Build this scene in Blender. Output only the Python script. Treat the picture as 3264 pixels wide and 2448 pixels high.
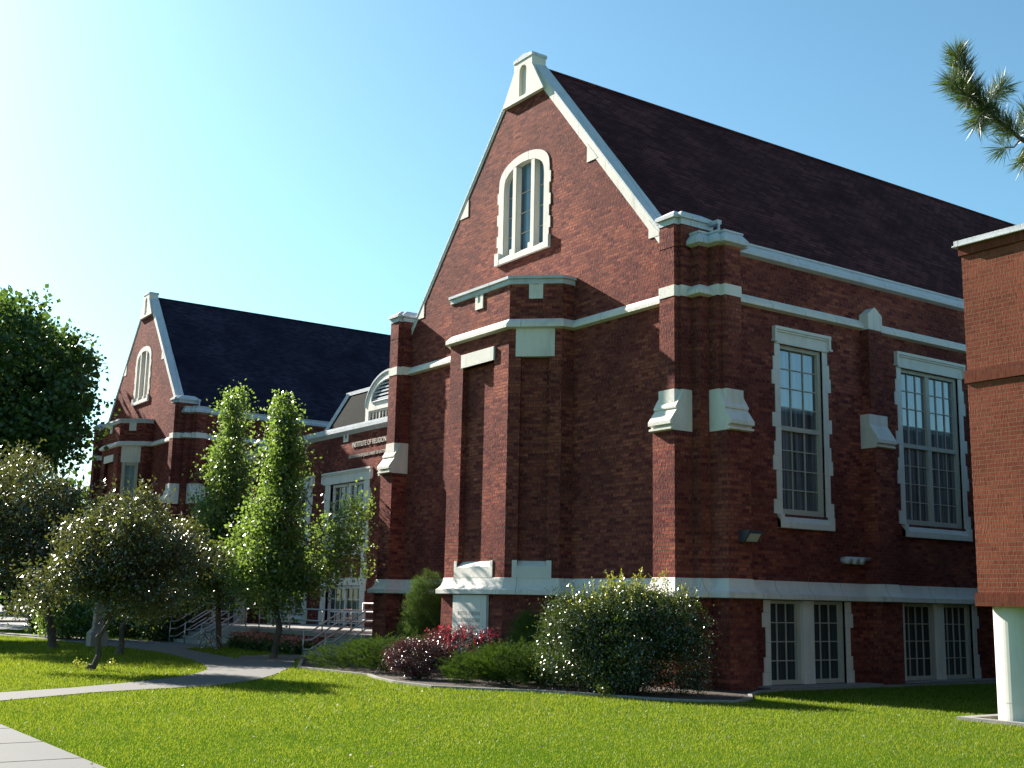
import bpy, bmesh, math, random
import numpy as np
from mathutils import Vector, Matrix
from mathutils.geometry import tessellate_polygon

# ------------------------------------------------------------------ scene, camera, light
sc = bpy.context.scene
for o in list(bpy.data.objects):
    bpy.data.objects.remove(o)
COL = sc.collection
sc.render.engine = 'CYCLES'
sc.view_settings.view_transform = 'Standard'
sc.view_settings.look = 'None'
sc.view_settings.gamma = 1.0
sc.view_settings.use_curve_mapping = False
sc.view_settings.exposure = 1.75

cd = bpy.data.cameras.new('camera')
cam = bpy.data.objects.new('camera', cd)
COL.objects.link(cam)
sc.camera = cam
cd.sensor_width = 36.0
cd.lens = 36.0 * 3804.38 / 3264.0
cd.clip_end = 5000
Rv = Vector((0.57449845, 0.81826356, 0.01990645))
Uv = Vector((0.13526471, -0.11889853, 0.98364963))
Dv = Vector((-0.8072515, 0.56241255, 0.1789892))
M = Matrix((Rv, Uv, -Dv)).transposed().to_4x4()
M.translation = Vector((17.825, -17.203, 1.67))
cam.matrix_world = M

SUN = Vector((-1.0, -0.19, 0.575)).normalized()
w = bpy.data.worlds.new("World")
sc.world = w
w.use_nodes = True
wn = w.node_tree
sky = wn.nodes.new('ShaderNodeTexSky')
sky.sky_type = 'NISHITA'
sky.sun_disc = False
sky.sun_elevation = math.asin(SUN.z)
sky.sun_rotation = math.atan2(SUN.x, SUN.y)
sky.air_density = 1.0
sky.dust_density = 0.8
sky.ozone_density = 1.0
tint = wn.nodes.new('ShaderNodeMix')
tint.data_type = 'RGBA'
tint.blend_type = 'MULTIPLY'
tint.inputs[0].default_value = 1.0
tint.inputs[7].default_value = (0.75, 1.11, 1.13, 1)
wn.links.new(sky.outputs[0], tint.inputs[6])
bg = wn.nodes['Background']
wn.links.new(tint.outputs[2], bg.inputs[0])
bg.inputs[1].default_value = 0.05
sd = bpy.data.lights.new('sun', 'SUN')
sd.energy = 5.0
sd.angle = math.radians(0.5)
sd.color = (1.0, 0.93, 0.82)
so = bpy.data.objects.new('sun', sd)
COL.objects.link(so)
so.rotation_euler = SUN.to_track_quat('Z', 'Y').to_euler()
so.location = (0, 0, 60)

# ------------------------------------------------------------------ helpers
def put(o, parent=None, label=None, cat=None, group=None, kind=None):
    COL.objects.link(o)
    if parent is not None:
        o.parent = parent
    return tag(o, label, cat, group, kind)

def tag(o, label=None, cat=None, group=None, kind=None):
    if label: o['label'] = label
    if cat: o['category'] = cat
    if group: o['group'] = group
    if kind: o['kind'] = kind
    return o

def thing(name, label, cat, loc=(0, 0, 0), group=None, rz=0.0):
    o = bpy.data.objects.new(name, None)
    o.location = loc
    o.rotation_euler = (0, 0, rz)
    o.empty_display_size = 0.3
    return put(o, None, label, cat, group)

def dup(root, loc, rz=None, label=None):
    c = root.copy(); COL.objects.link(c); c.location = loc
    if rz is not None: c.rotation_euler = (0, 0, rz)
    if label: c['label'] = label
    for ch in list(root.children):
        k = ch.copy(); COL.objects.link(k); k.parent = c
        for g in list(ch.children):
            h = g.copy(); COL.objects.link(h); h.parent = k
    return c

class MB:
    """collects polygons; builds one mesh object with planar uv in metres"""
    def __init__(s): s.v = []; s.f = []
    def poly(s, pts):
        n = len(s.v); s.v += [tuple(map(float, p)) for p in pts]; s.f.append(tuple(range(n, n + len(pts))))
    def box(s, x0, x1, y0, y1, z0, z1):
        p = [(x0, y0, z0), (x1, y0, z0), (x1, y1, z0), (x0, y1, z0), (x0, y0, z1), (x1, y0, z1), (x1, y1, z1), (x0, y1, z1)]
        for f in ((3, 2, 1, 0), (4, 5, 6, 7), (0, 1, 5, 4), (1, 2, 6, 5), (2, 3, 7, 6), (3, 0, 4, 7)):
            s.poly([p[i] for i in f])
        return s
    def prism(s, pl, z0, z1, pl2=None, cap=True):
        pl2 = pl2 or pl; n = len(pl)
        for i in range(n):
            a, b = pl[i], pl[(i + 1) % n]; c, d = pl2[(i + 1) % n], pl2[i]
            s.poly([(a[0], a[1], z0), (b[0], b[1], z0), (c[0], c[1], z1), (d[0], d[1], z1)])
        if cap:
            s.tess([(p[0], p[1], z1) for p in pl2]); s.tess([(p[0], p[1], z0) for p in reversed(pl)])
        return s
    def tess(s, outer, *holes):
        loops = [[Vector(p) for p in outer]] + [[Vector(p) for p in h] for h in holes]
        flat = [p for l in loops for p in l]
        want = Vector((0, 0, 0))
        for i in range(len(outer)):
            a = Vector(outer[i]); b = Vector(outer[(i + 1) % len(outer)]); want += a.cross(b)
        for t in tessellate_polygon(loops):
            q = [flat[i] for i in t]
            nrm = (q[1] - q[0]).cross(q[2] - q[0])
            if nrm.length < 1e-9: continue
            if nrm.dot(want) < 0: q.reverse()
            s.poly(q)
    def extrude(s, pts, vec):
        """closed planar polygon pts swept by vec"""
        vec = Vector(vec); q = [Vector(p) for p in pts]; r = [p + vec for p in q]; n = len(q)
        for i in range(n): s.poly([q[i], q[(i + 1) % n], r[(i + 1) % n], r[i]])
        s.tess([tuple(p) for p in reversed(q)]); s.tess([tuple(p) for p in r])
        return s
    def tube(s, pts, r, n=8, r2=None):
        pts = [Vector(p) for p in pts]; rings = []
        for i, p in enumerate(pts):
            a = pts[max(i - 1, 0)]; b = pts[min(i + 1, len(pts) - 1)]; t = (b - a).normalized()
            x = t.cross(Vector((0, 0, 1)))
            if x.length < 0.05: x = t.cross(Vector((1, 0, 0)))
            x.normalize(); y = x.cross(t)
            rr = r if r2 is None else r + (r2 - r) * i / max(1, len(pts) - 1)
            rings.append([p + (x * math.cos(2 * math.pi * k / n) + y * math.sin(2 * math.pi * k / n)) * rr for k in range(n)])
        for i in range(len(rings) - 1):
            for k in range(n):
                s.poly([rings[i][k], rings[i][(k + 1) % n], rings[i + 1][(k + 1) % n], rings[i + 1][k]])
        s.poly(rings[0][::-1]); s.poly(rings[-1])
        return s
    def build(s, name, mat, parent=None, smooth=False, off=(0, 0, 0), fix=False, **kw):
        me = bpy.data.meshes.new(name)
        v = s.v if off == (0, 0, 0) else [(a + off[0], b + off[1], c + off[2]) for a, b, c in s.v]
        me.from_pydata(v, [], s.f); me.update()
        if fix or smooth:
            bm = bmesh.new(); bm.from_mesh(me)
            bmesh.ops.remove_doubles(bm, verts=bm.verts, dist=1e-5)
            bmesh.ops.recalc_face_normals(bm, faces=bm.faces); bm.to_mesh(me); bm.free()
        uvl = me.uv_layers.new(name='uv')
        for p in me.polygons:
            n = p.normal
            if abs(n.z) < 0.95:
                t = Vector((-n.y, n.x, 0)).normalized(); b = n.cross(t)
            else:
                t = Vector((1, 0, 0)); b = Vector((0, 1, 0))
            for li in p.loop_indices:
                co = me.vertices[me.loops[li].vertex_index].co
                bz = co.dot(b)
                if abs(n.z) < 0.02: bz = co.z
                uvl.data[li].uv = (co.dot(t), bz)
            p.use_smooth = smooth
        me.materials.append(mat)
        return put(bpy.data.objects.new(name, me), parent, **kw)

def offset_path(path, d, closed=False):
    """offset to the right-hand side of an open 2d path"""
    n = len(path); out = []
    for i in range(n):
        ns = []
        for a, b in ((i - 1, i), (i, i + 1)):
            if closed: a %= n; b %= n
            if a < 0 or b >= n: continue
            dx, dy = path[b][0] - path[a][0], path[b][1] - path[a][1]; l = math.hypot(dx, dy)
            ns.append((dy / l, -dx / l))
        if len(ns) == 1: m = ns[0]; k = 1
        else:
            m = (ns[0][0] + ns[1][0], ns[0][1] + ns[1][1]); l = math.hypot(*m); m = (m[0] / l, m[1] / l)
            k = 1 / max(0.3, m[0] * ns[0][0] + m[1] * ns[0][1])
        out.append((path[i][0] + m[0] * d * k, path[i][1] + m[1] * d * k))
    return out

def sweep(mb, path, prof):
    """profile = list of (outward offset, z), top to bottom order gives outward normals"""
    rows = [[(x, y, z) for x, y in offset_path(path, d)] for d, z in prof]
    for r0, r1 in zip(rows, rows[1:]):
        for i in range(len(path) - 1):
            mb.poly([r1[i], r1[i + 1], r0[i + 1], r0[i]])
    for e in (0, -1):
        ring = [r[e] for r in rows]
        if len(ring) > 2: mb.tess(ring if e == 0 else ring[::-1])

def wall(mb, p0, p1, z0, z1, holes=(), depth=0.16):
    """vertical wall from p0 to p1 (outside on the right of the direction) with rectangular reveals"""
    d = Vector((p1[0] - p0[0], p1[1] - p0[1], 0)); L = d.length; d /= L; n = Vector((d.y, -d.x, 0))
    P = lambda u, z, k=0.0: tuple(Vector((p0[0], p0[1], z)) + d * u - n * k)
    us = sorted({0.0, L, *[h[0] for h in holes], *[h[1] for h in holes]})
    zs = sorted({z0, z1, *[h[2] for h in holes], *[h[3] for h in holes]})
    for a, b in zip(us, us[1:]):
        for c, e in zip(zs, zs[1:]):
            m = ((a + b) / 2, (c + e) / 2)
            if any(h[0] < m[0] < h[1] and h[2] < m[1] < h[3] for h in holes): continue
            mb.poly([P(a, c), P(b, c), P(b, e), P(a, e)])
    for h in holes:
        a, b, c, e = h[:4]; k = h[4] if len(h) > 4 else depth
        mb.poly([P(a, c), P(a, c, k), P(a, e, k), P(a, e)][::-1]); mb.poly([P(b, c), P(b, c, k), P(b, e, k), P(b, e)])
        if e < z1 - 1e-6: mb.poly([P(a, e), P(b, e), P(b, e, k), P(a, e, k)][::-1])
        if c > z0 + 1e-6: mb.poly([P(a, c), P(b, c), P(b, c, k), P(a, c, k)])
        if len(h) > 5: mb.poly([P(a, c, k), P(b, c, k), P(b, e, k), P(a, e, k)])

class Frame:
    """local frame on a wall: u along, v up, w outwards"""
    def __init__(s, p0, d):
        s.p = Vector((p0[0], p0[1], 0)); s.d = Vector((d[0], d[1], 0)).normalized(); s.n = Vector((s.d.y, -s.d.x, 0))
    def __call__(s, u, z, k=0.0): return s.p + s.d * u + s.n * k + Vector((0, 0, z))
    def box(s, mb, u0, u1, z0, z1, k0, k1):
        c = [s(u, z, k) for k in (k1, k0) for u, z in ((u0, z0), (u1, z0), (u1, z1), (u0, z1))]
        for f in ((0, 1, 2, 3), (7, 6, 5, 4), (4, 5, 1, 0), (5, 6, 2, 1), (6, 7, 3, 2), (7, 4, 0, 3)):
            mb.poly([c[i] for i in f])

# ------------------------------------------------------------------ materials
def mat(name, build):
    m = bpy.data.materials.new(name); m.use_nodes = True
    nt = m.node_tree; b = nt.nodes['Principled BSDF']; build(nt, b); return m
def N(nt, t, **kw):
    n = nt.nodes.new(t)
    for k, v in kw.items():
        if hasattr(n, k): setattr(n, k, v)
        else: n.inputs[k].default_value = v
    return n
def ramp(nt, fac, stops):
    r = nt.nodes.new('ShaderNodeValToRGB'); e = r.color_ramp.elements
    while len(e) < len(stops): e.new(0.5)
    for i, (p, c) in enumerate(stops): e[i].position = p; e[i].color = (*c, 1)
    nt.links.new(fac, r.inputs[0]); return r.outputs[0]
def mix(nt, f, a, b, mode='MIX'):
    m = nt.nodes.new('ShaderNodeMix'); m.data_type = 'RGBA'; m.blend_type = mode
    for s, x in ((m.inputs[0], f), (m.inputs[6], a), (m.inputs[7], b)):
        if isinstance(x, bpy.types.NodeSocket): nt.links.new(x, s)
        elif isinstance(x, (int, float)): s.default_value = x
        else: s.default_value = (*x, 1)
    return m.outputs[2]
def noise(nt, scale, detail=4, vec=None, rough=0.6):
    n = nt.nodes.new('ShaderNodeTexNoise'); n.inputs['Scale'].default_value = scale; n.inputs['Detail'].default_value = detail
    n.inputs['Roughness'].default_value = rough
    if vec is not None: nt.links.new(vec, n.inputs['Vector'])
    return n.outputs[0]
def objco(nt, sc_=None):
    t = nt.nodes.new('ShaderNodeTexCoord').outputs['Object']
    if sc_:
        m = nt.nodes.new('ShaderNodeMapping'); m.inputs['Scale'].default_value = sc_; nt.links.new(t, m.inputs[0]); t = m.outputs[0]
    return t
def bump(nt, b, h, strength, dist=0.02):
    n = nt.nodes.new('ShaderNodeBump'); n.inputs['Strength'].default_value = strength; n.inputs['Distance'].default_value = dist
    nt.links.new(h, n.inputs['Height']); nt.links.new(n.outputs[0], b.inputs['Normal'])

def brick_mat(name, c1, c2, mortar, bw, bh, ms, rough=0.85, bmp=0.6, offs=0.5, dist=0.012, streak=False):
    def f(nt, b):
        uv = nt.nodes.new('ShaderNodeUVMap').outputs[0]
        t = N(nt, 'ShaderNodeTexBrick'); nt.links.new(uv, t.inputs['Vector'])
        t.offset = offs
        t.inputs['Scale'].default_value = 1; t.inputs['Brick Width'].default_value = bw; t.inputs['Row Height'].default_value = bh
        t.inputs['Mortar Size'].default_value = ms; t.inputs['Mortar Smooth'].default_value = 0.2; t.inputs['Bias'].default_value = 0
        t.inputs['Color1'].default_value = (0, 0, 0, 1); t.inputs['Color2'].default_value = (1, 1, 1, 1); t.inputs['Mortar'].default_value = (0, 0, 0, 1)
        # wire-cut grain running up each brick
        mp = nt.nodes.new('ShaderNodeMapping'); mp.inputs['Scale'].default_value = (42, 9, 1); nt.links.new(uv, mp.inputs[0])
        g = noise(nt, 1.0, 2, mp.outputs[0])
        big = noise(nt, 0.55, 5, objco(nt))
        c = ramp(nt, t.outputs['Color'], [(0.0, c1), (0.45, tuple((x + y) / 2 for x, y in zip(c1, c2))), (1.0, c2)])
        c = mix(nt, ramp(nt, big, [(0.35, (0, 0, 0)), (0.7, (1, 1, 1))]), c, tuple(x * 0.72 for x in c1))
        c2_ = mix(nt, 0.6, c, g, 'OVERLAY')
        if streak: c2_ = mix(nt, ramp(nt, g, [(0.60, (0, 0, 0)), (0.72, (0.6, 0.6, 0.6))]), c2_, (0.46, 0.25, 0.16))
        c3 = mix(nt, t.outputs['Fac'], c2_, mortar)
        nt.links.new(c3, b.inputs['Base Color']); b.inputs['Roughness'].default_value = rough
        b.inputs['Specular IOR Level'].default_value = 0.06
        # height: bricks proud of mortar, each a little different, plus grain
        m1 = nt.nodes.new('ShaderNodeMath'); m1.operation = 'MULTIPLY_ADD'; m1.inputs[1].default_value = 0.45
        nt.links.new(t.outputs['Color'], m1.inputs[0]); nt.links.new(g, m1.inputs[2])
        m2 = nt.nodes.new('ShaderNodeMath'); m2.operation = 'SUBTRACT'
        nt.links.new(m1.outputs[0], m2.inputs[0]); nt.links.new(t.outputs['Fac'], m2.inputs[1])
        bump(nt, b, m2.outputs[0], bmp, dist)
    return mat(name, f)

BR = brick_mat('old_brick', (0.125, 0.023, 0.025), (0.38, 0.105, 0.064), (0.11, 0.062, 0.055), 0.217, 0.0787, 0.007, bmp=1.0, dist=0.035, streak=True)
BR2 = brick_mat('orange_brick', (0.17, 0.044, 0.027), (0.26, 0.075, 0.042), (0.16, 0.10, 0.065), 0.27, 0.0677, 0.005, bmp=0.7, dist=0.008)
BRS = brick_mat('soldier_brick', (0.13, 0.035, 0.021), (0.20, 0.058, 0.033), (0.08, 0.04, 0.03), 0.066, 0.6, 0.004, bmp=0.5, offs=0.0, dist=0.006)
SHG = brick_mat('shingles', (0.050, 0.016, 0.018), (0.12, 0.040, 0.042), (0.02, 0.007, 0.008), 0.34, 0.16, 0.012, rough=0.95, bmp=0.8, dist=0.02)
SHG2 = brick_mat('flare_tinted_shingles', (0.018, 0.016, 0.032), (0.042, 0.037, 0.062), (0.008, 0.007, 0.014), 0.28, 0.12, 0.007, rough=0.95, bmp=0.4, dist=0.01)  # blue of the lens flare over the far roof, put into the shingle colour

def stone_f(col, joint=True, jw=1.05, gr=0.12, bd=0.012):
    def f(nt, b):
        oc = objco(nt)
        n = noise(nt, 9, 6, oc); big = noise(nt, 1.3, 4, oc)
        stv = noise(nt, 1.0, 4, objco(nt, (5, 5, 0.7)))
        c = mix(nt, gr, col, n, 'OVERLAY')
        c = mix(nt, ramp(nt, big, [(0.45, (0, 0, 0)), (0.75, (0.5, 0.5, 0.5))]), c, tuple(x * 0.8 for x in col))
        c = mix(nt, ramp(nt, stv, [(0.50, (0, 0, 0)), (0.72, (0.35, 0.35, 0.35))]), c, tuple(x * 0.55 for x in col))
        if joint:
            uv = nt.nodes.new('ShaderNodeUVMap').outputs[0]
            t = N(nt, 'ShaderNodeTexBrick'); nt.links.new(uv, t.inputs['Vector']); t.offset = 0
            for k, v in (('Scale', 1), ('Brick Width', jw), ('Row Height', 40.0), ('Mortar Size', 0.007), ('Mortar Smooth', 0.3)): t.inputs[k].default_value = v
            c = mix(nt, t.outputs['Fac'], c, tuple(x * 0.35 for x in col))
        nt.links.new(c, b.inputs['Base Color']); b.inputs['Roughness'].default_value = 0.8; b.inputs['Specular IOR Level'].default_value = 0.3
        bump(nt, b, noise(nt, 60, 3, oc), 1.0, bd)
    return f
STJ = mat('cast_stone_jointed', stone_f((0.68, 0.635, 0.58)))
ST = mat('cast_stone', stone_f((0.68, 0.635, 0.58), False))
COLM = mat('painted_column', stone_f((0.60, 0.575, 0.53), False, gr=0.05, bd=0.001))
METW = mat('white_painted_metal', stone_f((0.50, 0.52, 0.555), True, 3.0, 0.03))
FRAME = mat('cream_window_paint', stone_f((0.46, 0.43, 0.37), False, gr=0.03))
WPAINT = mat('white_door_paint', stone_f((0.72, 0.72, 0.72), False, gr=0.03))
TANP = mat('tan_panel', stone_f((0.36, 0.33, 0.28), False, gr=0.05))
SHG3 = brick_mat('dark_wing_shingles', (0.003, 0.005, 0.005), (0.009, 0.013, 0.012), (0.002, 0.003, 0.003), 0.28, 0.12, 0.007, rough=0.95, bmp=0.3, dist=0.008)
CONC = mat('concrete', stone_f((0.26, 0.245, 0.23), False, gr=0.3))
def sidewalk_f(nt, b):
    oc = objco(nt); n = noise(nt, 25, 8, oc); big = noise(nt, 0.6, 5, oc)
    c = mix(nt, 0.25, (0.105, 0.104, 0.106), n, 'OVERLAY'); c = mix(nt, big, c, (0.072, 0.071, 0.073))
    nt.links.new(c, b.inputs['Base Color']); b.inputs['Roughness'].default_value = 0.9; bump(nt, b, n, 0.3, 0.005)
SIDEW = mat('concrete_paving', sidewalk_f)
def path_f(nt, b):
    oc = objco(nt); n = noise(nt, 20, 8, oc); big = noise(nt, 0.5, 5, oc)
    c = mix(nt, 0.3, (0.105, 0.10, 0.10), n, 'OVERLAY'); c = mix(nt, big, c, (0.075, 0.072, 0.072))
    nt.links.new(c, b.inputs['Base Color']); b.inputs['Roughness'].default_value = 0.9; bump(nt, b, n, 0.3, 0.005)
PATHM = mat('shade_toned_paving', path_f)  # tree shade over the path is put into its overall dark tone
def metal_f(col, r, m=0.0):
    def f(nt, b):
        n = noise(nt, 12, 3, objco(nt)); c = mix(nt, 0.12, col, n, 'OVERLAY')
        nt.links.new(c, b.inputs['Base Color']); b.inputs['Roughness'].default_value = r; b.inputs['Metallic'].default_value = m
    return f
RAILM = mat('galvanised_rail', metal_f((0.42, 0.42, 0.43), 0.35, 0.6))
DARKM = mat('dark_metal', metal_f((0.05, 0.055, 0.07), 0.45, 0.2))
BLACKM = mat('black_rubber', metal_f((0.015, 0.015, 0.015), 0.5))
CHROME = mat('chrome', metal_f((0.6, 0.6, 0.6), 0.2, 1.0))
YELLOW = mat('yellow_post_paint', metal_f((0.65, 0.45, 0.12), 0.5))
LENS = mat('frosted_lens', metal_f((0.42, 0.42, 0.40), 0.3))
BLACK = mat('louver_shadow_gap', metal_f((0.01, 0.01, 0.01), 0.9))

def glass_f(dark, curtain, refl=0.30, vert=14.0):
    """window pane with a curtain seen through it and a mirror reflection on it"""
    def f(nt, b):
        tr = objco(nt, (vert, vert, 0.25)); n = noise(nt, 1.0, 2, tr)
        c = ramp(nt, n, [(0.35, dark), (0.62, curtain)])
        nt.links.new(c, b.inputs['Base Color']); b.inputs['Roughness'].default_value = 0.8
        g = nt.nodes.new('ShaderNodeBsdfGlossy'); g.inputs['Roughness'].default_value = 0.015
        g.inputs['Color'].default_value = (0.9, 0.95, 1, 1)
        wv = noise(nt, 1.1, 1, objco(nt)); bn = nt.nodes.new('ShaderNodeBump'); bn.inputs['Strength'].default_value = 0.03; bn.inputs['Distance'].default_value = 0.02
        nt.links.new(wv, bn.inputs['Height']); nt.links.new(bn.outputs[0], g.inputs['Normal'])
        lw = nt.nodes.new('ShaderNodeLayerWeight'); lw.inputs[0].default_value = refl
        mx = nt.nodes.new('ShaderNodeMixShader'); out = nt.nodes['Material Output']
        nt.links.new(lw.outputs['Fresnel'], mx.inputs[0]); nt.links.new(b.outputs[0], mx.inputs[1]); nt.links.new(g.outputs[0], mx.inputs[2])
        nt.links.new(mx.outputs[0], out.inputs[0])
    return f
GLASS = mat('curtained_glass', glass_f((0.012, 0.015, 0.02), (0.15, 0.17, 0.19), 0.62))
GLASSD = mat('dark_glass', glass_f((0.008, 0.010, 0.012), (0.035, 0.042, 0.048), 0.20))
GLASSB = mat('leaded_blue_glass', glass_f((0.01, 0.04, 0.08), (0.09, 0.20, 0.30), 0.30, 9.0))
GLASSS = mat('pale_sheer_glass', glass_f((0.14, 0.20, 0.25), (0.22, 0.30, 0.36), 0.55))

def leaf_mat(name, cols, rough=0.35, trans=0.35, spec=0.5, tcol=None, patch=None):
    def f(nt, b):
        rnd = nt.nodes.new('ShaderNodeNewGeometry').outputs['Random Per Island']
        k = len(cols)
        c = ramp(nt, rnd, [(i / max(1, k - 1), cc) for i, cc in enumerate(cols)])
        big = noise(nt, 1.6, 3, objco(nt)); c = mix(nt, ramp(nt, big, [(0.35, (0, 0, 0)), (0.7, (0.6, 0.6, 0.6))]), c, cols[0])
        if patch: c = mix(nt, ramp(nt, noise(nt, 0.45, 6, objco(nt), 0.7), [(0.45, (0, 0, 0)), (0.62, (0.7, 0.7, 0.7))]), c, patch)
        nt.links.new(c, b.inputs['Base Color']); b.inputs['Roughness'].default_value = rough; b.inputs['Specular IOR Level'].default_value = spec
        t = nt.nodes.new('ShaderNodeBsdfTranslucent')
        tc = mix(nt, 0.75, c, tcol or (0.25, 0.42, 0.04)); nt.links.new(tc, t.inputs['Color'])
        mx = nt.nodes.new('ShaderNodeMixShader'); mx.inputs[0].default_value = trans
        nt.links.new(b.outputs[0], mx.inputs[1]); nt.links.new(t.outputs[0], mx.inputs[2]); nt.links.new(mx.outputs[0], nt.nodes['Material Output'].inputs[0])
    return mat(name, f)
L_MAPLE = leaf_mat('maple_leaf', [(0.018, 0.04, 0.012), (0.035, 0.075, 0.015), (0.05, 0.09, 0.018)], 0.5, 0.17, 0.4)
L_CRAB = leaf_mat('crabapple_leaf', [(0.028, 0.045, 0.016), (0.045, 0.06, 0.018), (0.09, 0.04, 0.025), (0.05, 0.075, 0.02)], 0.33, 0.20, 0.9, (0.22, 0.24, 0.03))
L_PEAR = leaf_mat('pear_leaf', [(0.03, 0.075, 0.02), (0.055, 0.10, 0.022), (0.09, 0.14, 0.032)], 0.32, 0.42, 0.8, (0.30, 0.44, 0.06))
L_PYRA = leaf_mat('firethorn_leaf', [(0.014, 0.03, 0.010), (0.025, 0.05, 0.014), (0.04, 0.075, 0.018)], 0.26, 0.12, 1.0, (0.25, 0.35, 0.03))
L_PYRY = leaf_mat('firethorn_new_leaf', [(0.16, 0.20, 0.02), (0.26, 0.26, 0.03), (0.10, 0.17, 0.02)], 0.25, 0.35, 0.6, (0.45, 0.45, 0.05))
L_BARB = leaf_mat('barberry_leaf', [(0.045, 0.014, 0.015), (0.07, 0.022, 0.022), (0.03, 0.020, 0.012)], 0.25, 0.12, 0.9, (0.25, 0.05, 0.05))
L_BARR = leaf_mat('barberry_red_leaf', [(0.20, 0.015, 0.03), (0.30, 0.03, 0.05), (0.14, 0.012, 0.02)], 0.35, 0.45, 0.5, (0.75, 0.05, 0.08))
L_SPR = leaf_mat('spruce_needle', [(0.035, 0.060, 0.014), (0.075, 0.115, 0.022), (0.11, 0.15, 0.03)], 0.7, 0.15, 0.15)
L_JUN = leaf_mat('juniper_needle', [(0.008, 0.024, 0.006), (0.022, 0.058, 0.011), (0.042, 0.095, 0.017)], 0.8, 0.10, 0.05)
L_PINE = leaf_mat('pine_needle', [(0.022, 0.045, 0.020), (0.045, 0.065, 0.028), (0.10, 0.10, 0.05), (0.14, 0.09, 0.05)], 0.45, 0.12, 0.6)
L_HEDGE = leaf_mat('hedge_leaf', [(0.012, 0.03, 0.010), (0.025, 0.05, 0.015), (0.05, 0.09, 0.02)], 0.4, 0.2, 0.5)
L_GRASS = leaf_mat('grass_blade', [(0.030, 0.080, 0.006), (0.070, 0.138, 0.010), (0.16, 0.19, 0.024)], 0.5, 0.38, 0.22, (0.36, 0.42, 0.028), (0.15, 0.165, 0.022))
PETAL = leaf_mat('petal', [(0.45, 0.05, 0.12), (0.6, 0.5, 0.35), (0.3, 0.03, 0.1), (0.6, 0.55, 0.3)], 0.6, 0.2, 0.3, (0.6, 0.1, 0.2))
def bark_f(nt, b):
    n = noise(nt, 1.0, 6, objco(nt, (30, 30, 6))); c = ramp(nt, n, [(0.3, (0.03, 0.022, 0.018)), (0.7, (0.13, 0.095, 0.07))])
    nt.links.new(c, b.inputs['Base Color']); b.inputs['Roughness'].default_value = 0.9; bump(nt, b, n, 0.6, 0.02)
BARK = mat('bark', bark_f)
def lawn_f(nt, b):
    oc = objco(nt); n = noise(nt, 60, 6, oc); big = noise(nt, 0.35, 5, oc)
    c = ramp(nt, n, [(0.3, (0.022, 0.055, 0.005)), (0.7, (0.065, 0.125, 0.008))])
    c = mix(nt, ramp(nt, big, [(0.4, (0, 0, 0)), (0.7, (0.4, 0.4, 0.4))]), c, (0.085, 0.13, 0.010))
    nt.links.new(c, b.inputs['Base Color']); b.inputs['Roughness'].default_value = 0.9; b.inputs['Specular IOR Level'].default_value = 0.0; bump(nt, b, n, 0.6, 0.03)
LAWN = mat('lawn_ground', lawn_f)
def soil_f(nt, b):
    n = noise(nt, 35, 6, objco(nt)); c = ramp(nt, n, [(0.3, (0.02, 0.014, 0.01)), (0.7, (0.075, 0.05, 0.035))])
    nt.links.new(c, b.inputs['Base Color']); b.inputs['Roughness'].default_value = 0.95; bump(nt, b, n, 0.8, 0.04)
SOIL = mat('mulch', soil_f)
def asph_f(nt, b):
    n = noise(nt, 40, 6, objco(nt)); c = ramp(nt, n, [(0.3, (0.09, 0.09, 0.095)), (0.7, (0.14, 0.14, 0.145))])
    nt.links.new(c, b.inputs['Base Color']); b.inputs['Roughness'].default_value = 0.9
ASPH = mat('pale_asphalt', asph_f)
LETM = mat('letter_metal', metal_f((0.50, 0.47, 0.42), 0.5, 0.3))
LETS = mat('letter_shade', metal_f((0.20, 0.165, 0.14), 0.9))

# ------------------------------------------------------------------ brick halls
W, LEN = 13.0, 32.0
Z_BELT, Z_STR, Z_EAVE, Z_PIER = 2.2, 8.348, 9.2, 9.70
PILS = [5.405, 10.05, 15.0, 20.0, 25.0]
SLOPE = 1.178
def mirror(pts): return [(-W - x, y) for x, y in reversed(pts)]
R_UP = [(-.928, 0), (-.928, -.27), (-.818, -.27), (-.818, -.398), (-.356, -.398), (-.356, -.27), (-.261, -.27), (-.261, 0), (0, 0),
        (0, .261), (.27, .261), (.27, .356), (.398, .356), (.398, .818), (.27, .818), (.27, .928), (0, .928)]
R_LO = [(-.928, 0), (-.928, -.496), (-.261, -.496), (-.261, 0), (0, 0), (0, .261), (.496, .261), (.496, .928), (0, .928)]
BAY = [(-8.692, 0), (-8.692, -.357), (-7.815, -1.285), (-5.185, -1.285), (-4.308, -.357), (-4.308, 0)]
def side(p, hw):
    out = []
    for y in PILS: out += [(0, y - hw), (p, y - hw), (p, y + hw), (0, y + hw)]
    return out + [(0, LEN)]
UP = mirror(R_UP + side(.25, .235)) + BAY + R_UP + side(.25, .235)
UPT = mirror(R_UP + [(0, LEN)]) + BAY + R_UP + [(0, LEN)]
LO = mirror(R_LO + side(.40, .32)) + BAY + R_LO + side(.40, .32)

def plan_walls(mb, path, z0, z1, holes):
    for a, b in zip(path, path[1:]):
        h = []
        for fx in holes:
            q = fx(a, b, z0, z1)
            if q: h += q
        wall(mb, a, b, z0, z1, h)

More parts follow.
